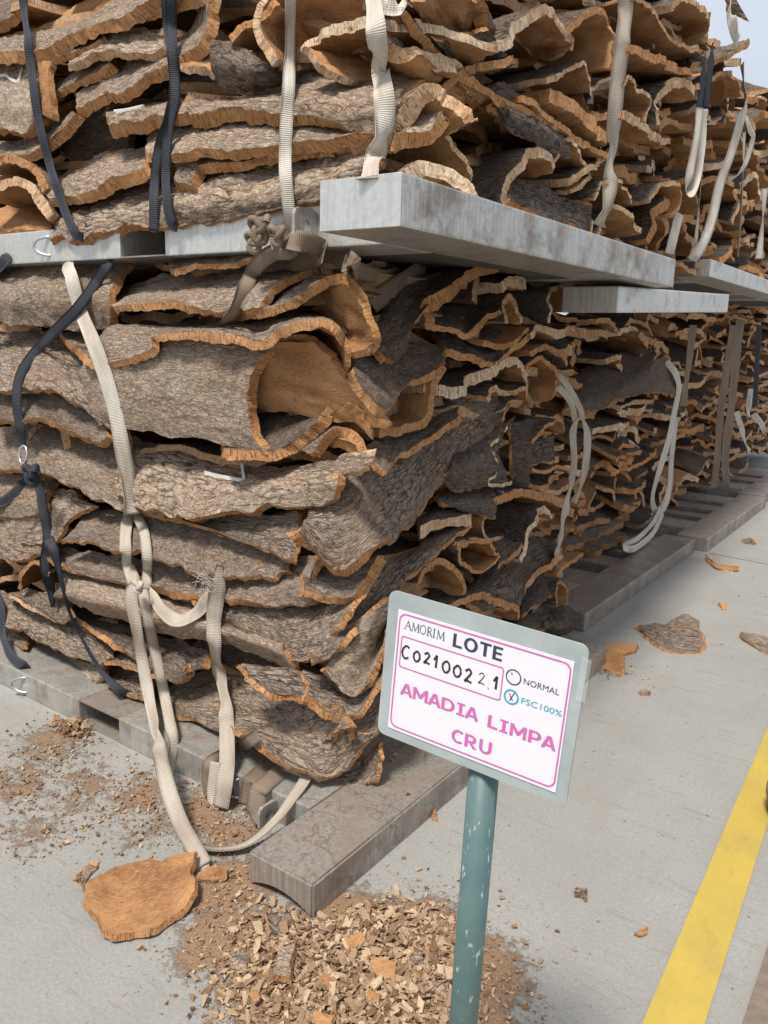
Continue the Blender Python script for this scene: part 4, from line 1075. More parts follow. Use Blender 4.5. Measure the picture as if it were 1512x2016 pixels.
def strap(paths, mat, label, width=.036, plane='f', d0=-.035, group=None, names=None):
    """One strap: its first length is the thing, the others are parts of it."""
    first = None
    for k, p in enumerate(paths):
        kw = dict(p[1]) if isinstance(p, tuple) else {}
        s = p[0] if isinstance(p, tuple) else p
        m = kw.pop('mat', mat)
        nm = kw.pop('name', 'strap_length')
        me = ribbon_mesh('strap' if k == 0 else nm, s, kw.get('plane', plane), kw.get('w', width), kw.get('d', d0))
        if k == 0:
            c = V3(*[sum(v.co[i] for v in me.vertices) / len(me.vertices) for i in range(3)])
            me.transform(Matrix.Translation(-Vector(c)))
            first = tag(link('strap', me, [m], loc=c), label, 'strap', group)
        else:
            me.transform(Matrix.Translation(-first.location))
            link(nm, me, [m], first)
    return first

def knot(parent, px, py, d, plane, r, rad, mat, name='knot', seed=0):
    """A pulled-tight knot: thick cord following a trefoil."""
    c = wp(px, py, d, plane) - np.array(parent.location)
    t = np.linspace(0, 2 * np.pi, 70, endpoint=False)
    k = np.stack([np.sin(t) + 1.6 * np.sin(2 * t), .55 * -np.sin(3 * t), np.cos(t) - 1.6 * np.cos(2 * t)], 1) * r / 2.6
    k += .12 * r * np.stack([vnoise(k * 40, seed + q) for q in range(3)], 1)
    return link(name, tube_mesh(name, c + k, rad, 8, True), [mat], parent)

GW = 'webbing straps over the stacks'
KW = dict(group=GW)
# upper stack, front
strap(["43,-30 48,20 60,120 75,230 100,330 130,420 150,462 165,468,-.02"], M['black_web'], 'lone black strap slanting down the left of the upper stack', .029, **KW)
strap(["326,-30 330,50 340,120 344,180,,,25 330,240,,,60 312,300 304,370 303,455", ("335,-30,,,15 340,100,-.05 345,190,-.05,,20 334,240,-.045 327,320 329,400 338,440,-.03 350,447,0", {})], M['black_web'],
      'pair of black straps hanging twisted together down the upper stack', .027, **KW)
strap(["572,-30,,,65 571,80,,,65 569,160,,,55 563,260,,,20 562,340,,,8 570,430,,,0 567,500,-.02,,0"], M['white_web'], 'thin twisted white strap falling to the brown knot on the upper pallet', .030, **KW)
strap(["733,-30 740,60 752,160 758,220,,,35 752,272,,,75 742,300,,,40 722,352,-.06,,5"], M['white_web'], 'white strap ending on the pale bar end of the upper pallet', .044, **KW)
strap(["715,0,-.06 742,6,-.07 780,12,-.05 790,10,0"], M['white_web'], 'short turn of strap crossing the very top centre', .036, **KW)
strap(["1234,-30 1228,60 1217,150 1209,240 1204,300,,,20 1200,370 1190,420,,,35 1180,445,0"], M['grey_web'], 'wide grey white strap down the right face of the upper stack', .062, 'u', -.06, **KW)
strap(["1164,172 1161,205"], M['white_web'], 'short strap end peeping out between slabs left of the wide strap', .024, 'u', .02, **KW)
# far upper
strap(["1390,95,,,50 1384,150 1376,215", ("1378,212,-.10 1372,270,-.10 1358,340,-.1 1350,378,-.1,,60 1362,376,-.1,,60 1378,310,-.1 1386,215,-.1", {'mat': M['white_web'], 'name': 'white_loop', 'w': .040}), ("1404,83,-.1,,60 1400,120,-.1 1394,170,-.1 1390,212,-.1", {'name': 'strap_length'}), ("1380,330,-.09,,70 1376,400,-.09,,60 1370,470,-.09 1368,490,-.08 1360,512,-.06", {'mat': M['white_web'], 'w': .02, 'name': 'white_tail'})],
      M['black_web'], 'black strap joined to a hanging white loop in the upper right', .030, 'u', -.10, **KW)
strap(["1435,15,,,20 1446,60 1452,82,-.05", ("1461,125,-.05,,60 1465,180,,,50 1462,220 1440,300 1418,360 1402,430 1385,478 1362,512", {}), ("1466,225,,,40 1476,255 1482,272 1468,320 1445,350,,,60 1432,355", {'w': .035}), ("1465,260,,,20 1463,330,,,50 1459,400,,,60 1452,505,,,50", {'w': .03})],
      M['white_web'], 'bright white strap branching down the upper right against the sky', .055, 'u', -.10, **KW)
strap(["1506,370 1502,430,,,40 1494,510"], M['white_web'], 'white strap at the right frame edge above the far pallet', .05, 'u', -.10, **KW)
strap(["1338,420 1330,450 1318,500"], M['white_web'], 'short grey strap reaching the far end of the long pallet bar', .05, 'u', -.03, **KW)
# lower stack, front
o = strap(["126,500,.12 140,545 160,615 190,690 215,765 232,835 243,895,,,25 252,940,,,60 257,985,-.05,,70 260,1012,-.06,,45"], M['white_web'], 'long cream strap crossing the curled slabs down to a doubled loop', .046, **KW)
o = strap(["258,1012,-.06,,40 249,1035,-.07,,10 248,1090,-.07 262,1140,-.06,,30 270,1158,-.06,,50", ("268,1012,-.06,,60 284,1050,-.06,,35 290,1110,-.06,,30 288,1160,-.05,,40", {'w': .03}),
           ("272,1150,-.065 258,1170,-.07,,20 268,1230,-.07 282,1310,-.07 298,1395,-.07 309,1450,-.16 318,1500,.17,g,15 333,1560,.13,g 355,1620,.09,g 380,1665,.05,g 402,1704,.012,g,0", {'w': .040, 'name': 'long_tail'}),
           ("280,1160,-.05,,45 296,1240,-.05,,35 318,1340,-.05,,30 334,1420,-.06,,35 342,1470,-.07,,60 330,1530,-.08,,60", {'w': .032}),
           ("276,1155,-.06 300,1175,-.07,,10 322,1205,-.07 352,1222,-.07,,40 385,1208,-.07,,30 405,1185,-.07 424,1165,-.06", {'name': 'slack_loop'})], M['grey_web'],
          'doubled soiled strap with a stitched knot, its tail falling to the ground', .040, **KW)
knot(o, 272, 1154, -.07, 'f', .022, .010, M['white_web'])
for k in range(26):
    rr = random.Random(k)
    a = wp(425 + rr.uniform(-12, 8), 1150 + rr.uniform(-12, 10), -.07, 'f') - np.array(o.location)
    b = a + V3(rr.uniform(-.09, .02), rr.uniform(-.05, .0), rr.uniform(-.04, .06))
    c = (a + b) / 2 + V3(rr.uniform(-.03, .03), rr.uniform(-.03, 0), rr.uniform(-.02, .05))
    link('frayed_thread', tube_mesh('frayed_thread', spline([a, c, b], 9), .0011, 4), [M['white_web']], o)
o = strap(["432,1112,-.06,,60,.5 428,1160,-.07,,30 421,1220,-.07 424,1290,-.07 438,1345,-.07 446,1420,-.10 447,1500,-.14 442,1545,-.18 434,1590,-.20"], M['grey_web'], 'frayed strap hanging straight down beside the chalk free brown slabs to the wire eye', .046, **KW)
link('turned_under_end', (lambda m: (m.transform(Matrix.Translation(-o.location)), m)[1])(ribbon_mesh('turned_under_end', "432,1590,-.20 418,1570,-.19 424,1500,-.16", 'f', .030)), [M['grey_web']], o)
o = strap(["398,1700,.012,g,0 402,1712,.004,g 385,1708,.006,g,30 362,1690,.02,g,60 358,1672,.03,g,70 380,1664,.03,g,50 430,1672,.02,g,40 490,1660,.03,g,30 545,1612,.07,g,20 575,1572,.11,g,10 600,1535,.13,g,0 596,1520,.135,g 560,1508,.125,g"], M['grey_web'],
          'slack strap looping on the ground and back up over the pallet edge', .030, 'g', .02, **KW)
strap(["505,1450,-.03 470,1472,-.04,,20 415,1500,-.16 408,1530,-.17 412,1570,-.17"], M['brown_web'], 'brown strap threaded through the wire eye behind the frayed strap', .034, **KW)
strap(["590,1478,.116,g 540,1500,.116,g 497,1535,.116,g 492,1545,.10,g 486,1585,.03,g"], M['brown_web'], 'wide brown strap lying over the pallet edge by the lug', .045, 'g', .116, **KW)
strap(["612,1492,.118,g 560,1515,.119,g 515,1550,.119,g 508,1560,.105,g 502,1600,.05,g 495,1612,.03,g"], M['brown_web'], 'brown strap with a frayed end folded over the pallet edge', .048, 'g', .116, **KW)
o = strap(["222,503,.1 190,555 150,610,-.02 100,660 60,705 38,745 33,790 40,840,-.05 46,878,-.06", ("-30,1000,-.06 10,985,-.06 45,955,-.07 70,928,-.07", {}), ("70,925,-.07 78,960,-.07 85,1005,-.07 95,1060,-.07,,20 88,1110,-.07,,50 98,1150,-.07,,60 104,1195,-.07,,75,.4", {'name': 'tail'}), ("95,1060,-.06,,30 108,1090,-.06,,60 118,1130,-.06,,75,.5 135,1200,-.06,,80,.35 165,1265,-.06,,80,.3 195,1315,-.06,,60,.4 225,1350,-.02,,30,.7 255,1370,.02,,10 290,1378,.1", {'name': 'cord'})],
          M['black_web'], 'black strap zigzagging down the left with a steel ring and knotted tail', .034, **KW)
knot(o, 62, 932, -.075, 'f', .042, .016, M['black_web'])
rc = wp(46, 895, -.07, 'f') - np.array(o.location)
t = np.linspace(0, 2 * np.pi, 40, endpoint=False)
link('steel_ring', tube_mesh('steel_ring', np.stack([rc[0] + .028 * np.cos(t), rc[1] + .006 * np.sin(t), rc[2] + .036 * np.sin(t)], 1), .0055, 8, True), [M['zinc']], o)
strap(["-30,1130 0,1190 4,1240 18,1285 45,1310,-.03 82,1316,.05 120,1318,.1"], M['black_web'], 'black strap loop running under the lowest slabs at the far left', .036, **KW)
strap(["-30,560,.02 -5,530,-.02 25,497,.05 62,491,.12"], M['black_web'], 'short black strap arching over the top left log', .036, **KW)
# brown knotted strap under the upper pallet
o = strap(["560,470,-.03 575,492,.02 540,497,-.05 508,520,-.05,,10 485,560,-.05,,40 462,612,-.05,,50,.8 432,642,-.04,,60,.4", ("512,528,-.06 545,512,-.07 590,514,-.07 618,508,-.05 640,497,.02,,20", {'w': .05}), ("605,505,.0 635,494,-.06 665,500,-.06 690,520,.02 700,528,.1", {'w': .055}), ("560,470,-.02,,20 610,478,.0 640,492,.05", {'w': .045})],
          M['brown_web'], 'dirty brown strap knotted at the upper pallet and twisting over the top slabs', .040, **KW)
knot(o, 512, 448, -.03, 'f', .042, .011, M['brown_web'])
knot(o, 500, 475, -.03, 'f', .032, .010, M['brown_web'], seed=3)
knot(o, 545, 462, -.03, 'f', .030, .010, M['brown_web'], seed=6)
strap(["700,530,.1 750,545,.15 800,540,.2", ("730,600,.12,,20 770,570,.12 820,535,.15 835,505,.2", {'w': .05})], M['brown_web'], 'shadowed brown strap in the gap under the upper pallet corner', .04, 'r', .1, **KW)
# lower stack, right face
strap(["1098,735,,,20 1120,765 1142,805 1146,826", ("1098,760 1122,790 1132,828", {}), ("1140,822,-.02,,60 1128,850,-.03 1130,910,-.04 1122,960 1112,1010 1100,1070 1097,1110,.05", {'w': .034}), ("1146,822,-.02,,50 1156,860,-.04 1152,920,-.04 1140,965,-.04,,30 1128,990,-.02", {'w': .04})],
      M['grey_web'], 'thin grey doubled strap with a loop on the right face of the near stack', .03, 'r', -.03, **KW)
strap(["1312,712,.0 1330,735 1336,765 1328,810 1318,860 1300,920 1285,975,,,20 1290,1005 1305,1000,,,40 1318,960 1322,900 1330,830", ("1300,1000,-.05 1285,1030,-.09 1255,1060,-.12 1228,1072,-.14,,40 1232,1080,-.14,,30 1252,1078,-.12 1285,1050,-.1 1305,1010,-.06", {'w': .038})],
      M['white_web'], 'long pale strap looped over the black slab and resting on the pallet deck', .045, 'q', -.05, **KW)
GF = 'straps on the far lower stacks'
strap(["1365,640 1358,700 1350,760,,,20 1345,800"], M['brown_web'], 'grey strap hanging short between the second and third lower stacks', .06, 'q', -.05, group=GF)
strap(["1444,640 1432,720 1420,800 1412,900 1405,962", ], M['brown_web'], 'left one of two grey straps leaning on the third lower stack', .07, 'q', -.08, group=GF)
strap(["1458,630 1448,720 1440,800 1428,900 1432,965"], M['brown_web'], 'right one of two grey straps leaning on the third lower stack', .085, 'q', -.10, group=GF)
strap(["1478,765 1474,800 1476,820,,,40", ("1450,810 1462,850 1470,880,,,40 1475,890", {}), ("1482,815 1496,830 1506,850", {})], M['white_web'], 'knotted white strap low on the last lower stack', .06, 'q', -.10, group=GF)
strap(["1495,640 1490,720 1486,800"], M['black_web'], 'dark strap on the last lower stack near the frame edge', .06, 'q', -.06, group=GF)

# chalk marks written on single slabs: flat strokes lying on the bark
def chalk(parent_label, s, plane, d, w=.012):
    for o in COL.objects:
        if o.get('label') == parent_label:
            me = ribbon_mesh('chalk_mark', s, plane, w, d, thick=.0006, wob=0., lift=.0018, wide=1.1, sm=60)
            me.transform(Matrix.Translation(-o.location))
            link('chalk_mark', me, [M['chalk']], o)
            return
chalk('pale crackled slab with a white chalk angle mark, below the big curl', "402,930 425,936 450,941 478,944 478,930 476,912", 'f', -.012)
chalk('grey slab with a white chalk tick at the left frame edge', "-2,150 10,148 22,156 35,160 40,145 44,130", 'f', -.012, .010)
chalk('long slab with a white chalk dash on its left tip, reaching to the arched end', "224,220 250,217 285,209", 'f', .01, .012)
chalk('smooth blue grey slab with a long bowed orange edge', "978,966 985,968 992,970", 'r', -.01, .012)

# ------------------------------------------------------------------ the lot sign
SR = Matrix(((.99737959, .05271109, .04955301), (.04846326, .02175599, -.998588), (-.05371474, .99837279, .01914443)))
SP = Vector((.71427219, -.45857893, 1.05836516))
base = Vector((.703, -.427, 0))
sg = empty('lot_sign', base, 'lot sign with pink lettering on a green post in front of the stack', 'sign')
SM = Matrix.Translation(SP - base) @ SR.to_4x4()
def sign_part(name, me, mats, parent=sg, z=0.):
    o = link(name, me, mats)
    o.parent = parent
    m = SM @ Matrix.Translation((0, 0, z))
    if parent is not sg:
        m = Matrix.Translation((0, 0, z))          # the paper lies on the sign's own plane
    o.matrix_basis = m
    return o
def rrect(x0, y0, x1, y1, r, n=7):
    P = []
    for cx_, cy_, a0 in ((x1 - r, y1 - r, 0), (x0 + r, y1 - r, 90), (x0 + r, y0 + r, 180), (x1 - r, y0 + r, 270)):
        for k in range(n + 1):
            a = math.radians(a0 + 90 * k / n)
            P.append((cx_ + r * math.cos(a), cy_ + r * math.sin(a)))
    return P
def plate(P, t, bend=0.):
    bm = bmesh.new()
    f = bm.faces.new([bm.verts.new((x, y, 0)) for x, y in P])
    r = bmesh.ops.extrude_face_region(bm, geom=[f])
    for g in r['geom']:
        if isinstance(g, bmesh.types.BMVert): g.co.z -= t
    bmesh.ops.recalc_face_normals(bm, faces=bm.faces)
    me = bpy.data.meshes.new('plate'); bm.to_mesh(me); bm.free()
    return me
def frame(P, Q, t=.0004):
    n = len(P); V = [(x, y, 0) for x, y in P] + [(x, y, 0) for x, y in Q]
    me = bpy.data.meshes.new('frame')
    me.from_pydata(V, [], [(i, (i + 1) % n, n + (i + 1) % n, n + i) for i in range(n)])
    return me
OUT = [(-.1640, .1235), (.1500, .1405), (.1625, .130), (.1700, -.105), (.1590, -.1170), (-.1560, -.1250), (-.1660, -.1140), (-.1705, .1160)]
bp = plate(rrect(-.1690, -.1220, .1660, .1330, .014), .004)
board = sign_part('board', bp, [M['board']], z=-.0015)
paper = sign_part('paper', plate([(-.1485, .105), (.1485, .105), (.1485, -.105), (-.1485, -.105)], .0006), [M['paper']])
sign_part('sleeve', plate([(.1580, .116), (.1725, .114), (.1715, .050), (.1580, .048)], .0008), [M['clear']], z=.001)
sign_part('printed_border', frame(rrect(-.1452, -.1003, .1462, .1006, .013), rrect(-.1427, -.0978, .1437, .0981, .011)), [M['pink']], paper, z=.0005)
sign_part('printed_border', frame(rrect(-.1382, .0077, .0445, .0627, .005), rrect(-.1362, .0097, .0425, .0607, .004)), [M['pink']], paper, z=.0005)
def ringm(cx_, cy_, r, w):
    A = [(cx_ + r * math.cos(a), cy_ + r * math.sin(a)) for a in np.linspace(0, 2 * math.pi, 36, endpoint=False)]
    B = [(cx_ + (r - w) * math.cos(a), cy_ + (r - w) * math.sin(a)) for a in np.linspace(0, 2 * math.pi, 36, endpoint=False)]
    return frame(A, B)
sign_part('tick_circle', ringm(.0606, .0527, .0125, .0018), [M['ink']], paper, z=.0005)
sign_part('tick_circle', ringm(.0611, .0206, .0122, .0026), [M['teal']], paper, z=.0005)
def text_mesh(s, x0, x1, y, h, bold=.0):
    cu = bpy.data.curves.new('text', 'FONT')
    cu.body = s; cu.size = 1.; cu.offset = bold; cu.resolution_u = 4
    o = bpy.data.objects.new('text', cu); COL.objects.link(o)
    bpy.context.view_layer.update()
    me = bpy.data.meshes.new_from_object(o.evaluated_get(bpy.context.evaluated_depsgraph_get()))
    bpy.data.objects.remove(o); bpy.data.curves.remove(cu)
    co = np.array([v.co[:] for v in me.vertices])
    mn, mx = co.min(0), co.max(0)
    for v in me.vertices:
        v.co = (x0 + (v.co.x - mn[0]) / (mx[0] - mn[0]) * (x1 - x0), y + (v.co.y - mn[1]) / (mx[1] - mn[1]) * h, 0)
    me.materials.clear()
    return me
def arc(cx_, cy_, rx, ry, w, a0, a1, n=14):
    A = np.radians(np.linspace(a0, a1, n))
    o = [(cx_ + rx * math.cos(a), cy_ + ry * math.sin(a)) for a in A]
    i = [(cx_ + (rx - w) * math.cos(a), cy_ + (ry - w * .8) * math.sin(a)) for a in A]
    return [[o[k], o[k + 1], i[k + 1], i[k]] for k in range(n - 1)]
def bar(x0, y0, x1, y1): return [[(x0, y0), (x1, y0), (x1, y1), (x0, y1)]]
def bold(ch, w=.21):
    """A heavy sans capital, one unit high: (width, polygons)."""
    if ch == 'L': return .62, bar(0, 0, w, 1) + bar(w, 0, .62, w * .85)
    if ch == 'I': return .50, bar(.145, 0, .145 + w, 1) + bar(.0, 0, .145, .15) + bar(.145 + w, 0, .5, .15) + bar(0, .85, .145, 1) + bar(.145 + w, .85, .5, 1)
    if ch == 'T': return .74, bar(0, .83, .74, 1) + bar(.265, 0, .475, .83)
    if ch == 'E': return .62, bar(0, 0, w, 1) + bar(w, 0, .62, .17) + bar(w, .83, .62, 1) + bar(w, .43, .58, .59)
    if ch == 'O': return .92, arc(.46, .5, .46, .52, w, 0, 360, 30)
    if ch == 'C': return .76, arc(.46, .5, .46, .52, w, 48, 312, 26)
    if ch == 'U': return .80, bar(0, .36, w, 1) + bar(.80 - w, .36, .80, 1) + arc(.40, .38, .40, .40, w, 180, 360, 16)
    if ch == 'D': return .86, bar(0, 0, w, 1) + [[(w, .83), (.38, .83), (.38, 1), (w, 1)], [(w, 0), (.38, 0), (.38, .17), (w, .17)]] + arc(.38, .5, .48, .5, w, -90, 90, 18)
    if ch == 'P': return .74, bar(0, 0, w, 1) + bar(w, .84, .42, 1) + bar(w, .32, .42, .48) + arc(.42, .66, .32, .34, w, -90, 90, 16)
    if ch == 'R': return .82, bar(0, 0, w, 1) + bar(w, .84, .42, 1) + bar(w, .36, .42, .52) + arc(.42, .68, .32, .32, w, -90, 90, 16) + [[(.56, 0), (.82, 0), (.50, .36), (.28, .36)]]
    if ch == 'A': return .86, [[(0, 0), (w, 0), (.43, .74), (.31, 1)], [(.86, 0), (.55, 1), (.31, 1), (.43, .74), (.86 - w, 0)]] + bar(.24, .20, .62, .37)
    if ch == 'M': return .98, bar(0, 0, w * .9, 1) + bar(.98 - w * .9, 0, .98, 1) + [[(w * .9, 1), (w * .9, .62), (.42, .18), (.56, .18), (.49, .48)], [(.98 - w * .9, 1), (.49, .48), (.56, .18), (.98 - w * .9, .62)]]
def bold_word(s, x0, x1, y, h):
    V, F, x = [], [], 0.
    for k, ch in enumerate(s):
        wd, polys = bold(ch)
        for j, p in enumerate(polys):
            b = len(V); V += [(x + a, c_, (j % 3) * 2e-5) for a, c_ in p]; F.append(tuple(range(b, b + len(p))))
        x += wd + (.02 if ch in 'A' or (k + 1 < len(s) and s[k + 1] == 'A') else .12)
    X = max(v[0] for v in V)
    me = bpy.data.meshes.new('lettering')
    me.from_pydata([(x0 + v[0] / X * (x1 - x0), y + v[1] * h, v[2]) for v in V], [], F)
    return me
for s, x0, x1, y, h, m in (('LOTE', -.0454, .0388, .0710, .0220, 'navy'), ('AMADIA', -.1314, .0124, -.0385, .0212, 'pink'), ('LIMPA', .0284, .1398, -.0405, .0208, 'pink'), ('CRU', -.0301, .0403, -.0860, .0222, 'pink')):
    sign_part('lettering', bold_word(s, x0, x1, y, h), [M[m]], paper, z=.0005)
for s, x0, x1, y, h, b, m in (('NORMAL', .0773, .1330, .0472, .0095, .0, 'navy'), ('FSC100%', .0775, .1414, .0160, .0095, .0, 'teal')):
    sign_part('lettering', text_mesh(s, x0, x1, y, h, b), [M[m]], paper, z=.0005)
def strokes(L, z=0.):
    """Flat pen strokes: each is (points, width)."""
    V, F = [], []
    for pts, w in L:
        P = spline([(x, y, 0) for x, y in pts], max(2, 4 * len(pts))) if len(pts) > 2 else np.array([(x, y, 0) for x, y in pts], float)
        T = unit(np.gradient(P, axis=0)); N = np.stack([-T[:, 1], T[:, 0], T[:, 2] * 0], 1)
        b = len(V)
        wd = w * (1 + .15 * np.sin(np.arange(len(P)) * 1.7))[:, None]
        for a_, c_ in zip(P + N * wd / 2, P - N * wd / 2): V += [tuple(a_), tuple(c_)]
        for i in range(len(P) - 1): F.append((b + 2 * i, b + 2 * i + 1, b + 2 * i + 3, b + 2 * i + 2))
    me = bpy.data.meshes.new('strokes'); me.from_pydata(V, [], F)
    return me
# AMORIM in a thin roman capital
def roman(x, y, h):
    k, b, q = .0009, .0019, .0008
    L = []
    def se(cx_, cy_, w=.0045): L.append(([(cx_ - w / 2, cy_), (cx_ + w / 2, cy_)], q))
    def A(x): L.extend([([(x + .0005, y), (x + .0058, y + h)], k), ([(x + .0055, y + h), (x + .0112, y)], b), ([(x + .0028, y + h * .38), (x + .0088, y + h * .38)], q)]); se(x + .0005, y, .0034); se(x + .0112, y, .0036)
    def Mm(x): L.extend([([(x + .0010, y), (x + .0018, y + h)], k), ([(x + .0016, y + h), (x + .0068, y + .001)], b), ([(x + .0068, y + .001), (x + .0118, y + h)], k), ([(x + .0118, y + h), (x + .0126, y)], b)]); se(x + .001, y, .003); se(x + .0126, y, .0036)
    def O(x):
        for r in (0,): L.append(([(x + .0056 + .0050 * math.cos(a), y + h / 2 + h / 2 * math.sin(a)) for a in np.linspace(0, 2 * math.pi, 17)], .0014))
    def Rr(x): L.extend([([(x + .0016, y), (x + .0016, y + h)], b), ([(x + .0016, y + h), (x + .0050, y + h), (x + .0072, y + h * .76), (x + .0048, y + h * .52), (x + .0016, y + h * .50)], .0012), ([(x + .0042, y + h * .5), (x + .0092, y)], b)]); se(x + .0016, y, .004)
    def I(x): L.append(([(x + .0016, y), (x + .0016, y + h)], b)); se(x + .0016, y, .004); se(x + .0016, y + h, .004)
    A(x); Mm(x + .0130); O(x + .0278); Rr(x + .0412); I(x + .0522); Mm(x + .0590)
    return L
sign_part('lettering', strokes(roman(-.1335, .0755, .0147)), [M['slate']], paper, z=.0005)
HW = []
def hw(pts, x, y, s=1., w=.0034): HW.append(([(x + a * s, y + b * s) for a, b in pts], w))
C_ = [(.013, .019), (.008, .022), (.002, .016), (.001, .007), (.006, .0), (.013, .003)]
O_ = [(.006, .017), (.001, .011), (.002, .003), (.007, .0), (.0115, .006), (.010, .014), (.006, .017)]
Z_ = [(.001, .015), (.006, .019), (.010, .015), (.006, .007), (.001, .0), (.006, .0015), (.012, .0)]
I_ = [(.001, .012), (.006, .021)]; J_ = [(.006, .021), (.0055, .0)]
hw(C_, -.1345, .0255); hw(O_, -.1130, .0265, 1.05); hw(Z_, -.0935, .0290, .95); hw(I_, -.0760, .0270); hw(J_, -.0760, .0270)
hw(O_, -.0595, .0245, 1.15); hw(O_, -.0395, .0235, 1.15); hw(Z_, -.0195, .0215, 1.1); hw(Z_, .0040, .0255, .95, .0016); hw([(.0, .0), (.0012, .0005)], .0218, .0215, 1., .0028); hw(I_, .0290, .0245, 1.0); hw(J_, .0290, .0245, 1.0)
sign_part('handwriting', strokes(HW), [M['ink']], paper, z=.0006)
HW = []
hw([(0, 0), (.003, -.005), (.0065, -.010)], .0575, .0255, 1., .0014); hw([(.007, .003), (.003, -.006), (.0005, -.012)], .0585, .0260, 1., .0014); hw([(0, 0), (.0022, -.0022)], .0563, .0588, 1., .0016)
sign_part('tick_mark', strokes(HW[:2]), [M['ink']], paper, z=.0006)
sign_part('pen_dot', strokes(HW[2:]), [M['ink']], paper, z=.0006)
# post
bm = bmesh.new()
r = bmesh.ops.create_cone(bm, cap_ends=True, segments=32, radius1=.0250, radius2=.0250, depth=.98)
for v in bm.verts:
    v.co.z += .49
    v.co.x += .022 * v.co.z
po = bm_obj('post', bm, M['post'], sg)
for p in po.data.polygons: p.use_smooth = abs(p.normal.z) < .7

# stamped number on the pallet beam
nm = text_mesh('00', 0, .030, 0, .030, .0)
o = link('stamped_number', nm, [M['dark']], P1)
o.rotation_euler = (math.pi / 2, 0, 0)
o.location = wp(448, 1562, -.126, 'f')
o.location.y = .2735

# ------------------------------------------------------------------ pieces of cork on the ground
GFR = 'pieces of cork bark lying on the ground'
def frag(rows, label, **k):
    k['t'] = k.get('t', .03) * 1.35
    o = S('g', rows, label, name='bark_fragment', **k); o['group'] = GFR; o['category'] = 'bark piece'; return o
frag(["176,1728,.055 250,1700,.045 330,1686,.045 388,1674,.06", "172,1768,.045 250,1762,.024 330,1750,.026 386,1722,.045", "190,1808,.035 222,1838,.03 300,1824,.024 350,1797,.03 384,1752,.045"],
     'large orange cork plate lying inner side up at the end of the strap', rough=1., t=.013, inside=True, tone=1.)
frag(["150,1725,.07 172,1702,.075 190,1706,.07", "172,1752,.03 182,1740,.04 200,1712,.05"], 'curled bark rim standing on the left of the orange plate', t=.01)
frag(["1255,1228,.035 1300,1226,.03 1384,1244,.03", "1262,1240,.02 1310,1262,.018 1380,1276,.02", "1258,1240,.015 1310,1280,.008 1378,1284,.012"], 'wedge of grey bark with an orange edge, in the open on the right', t=.034, tone=.8, flare=.8)
frag(["1335,1214,.03 1355,1208,.03 1378,1222,.02", "1308,1228,.02 1350,1238,.012 1380,1240,.01"], 'small orange brown bark chunk just behind the grey wedge', t=.02, tone=.9)
frag(["1192,1268,.03 1225,1264,.03 1255,1268,.025", "1195,1285,.012 1225,1288,.01 1252,1284,.01"], 'reddish flat chunk beside the far end of the near pallet bar', t=.02, inside=True)
frag(["1180,1286,.035 1210,1282,.03 1228,1290,.03", "1162,1312,.015 1195,1318,.01 1226,1330,.01"], 'torn pale brown chunk in front of the reddish one', t=.018, inside=True)
frag(["1388,1090,.04 1410,1106,.035 1456,1112,.03", "1392,1106,.01 1420,1124,.008 1454,1126,.008"], 'bent chunk with a whitish edge, farthest of the pieces on the open floor', t=.022, inside=True, pale=1.)
frag(["1455,1242,.035 1490,1248,.03 1540,1262,.03", "1460,1258,.012 1490,1276,.008 1540,1300,.008"], 'grey wedge of bark cut off by the right frame edge', t=.028)
frag(["1416,1186,.02 1434,1188,.02", "1418,1198,.004 1432,1200,.004"], 'orange crumb alone on the floor below the whitish chunk', t=.014, inside=True)
frag(["1464,1060,.03 1478,1058,.03 1484,1066,.03", "1466,1070,.004 1482,1072,.004"], 'grey stone-like bark lump near the floor joint', t=.016, tone=.8)
frag(["1259,1358,.016 1280,1360,.016", "1262,1368,.004 1280,1370,.004"], 'brown crumb on the floor between sign and yellow line', t=.008)
frag(["1251,1832,.014 1276,1826,.016", "1256,1844,.004 1276,1838,.004"], 'striped pink brown crumb nearest the yellow line', t=.008, inside=True)
frag(["852,1596,.02 860,1594,.02", "852,1616,.004 862,1618,.004"], 'orange sliver on the floor left of the sign post', t=.008, inside=True)
frag(["524,1790,.03 540,1785,.03", "530,1830,.02 550,1848,.015 558,1840,.015"], 'dark flat sliver of bark on the chip heap', t=.008, tone=.7)
frag(["545,1868,.045 575,1862,.05", "535,1918,.035 565,1925,.035"], 'grey brown square flake upright in the middle of the chip heap', t=.012, tone=1.1)
frag(["395,1716,.03 430,1708,.035 456,1712,.03", "390,1732,.015 420,1735,.012 452,1728,.012"], 'striped tan chunk beside the orange plate', t=.014, pale=.6, inside=True)
frag(["610,1990,.04 640,1985,.04 660,2005,.04", "620,2030,.03 650,2040,.03"], 'smooth tan flake at the bottom of the chip heap', t=.01, inside=True, pale=.5)
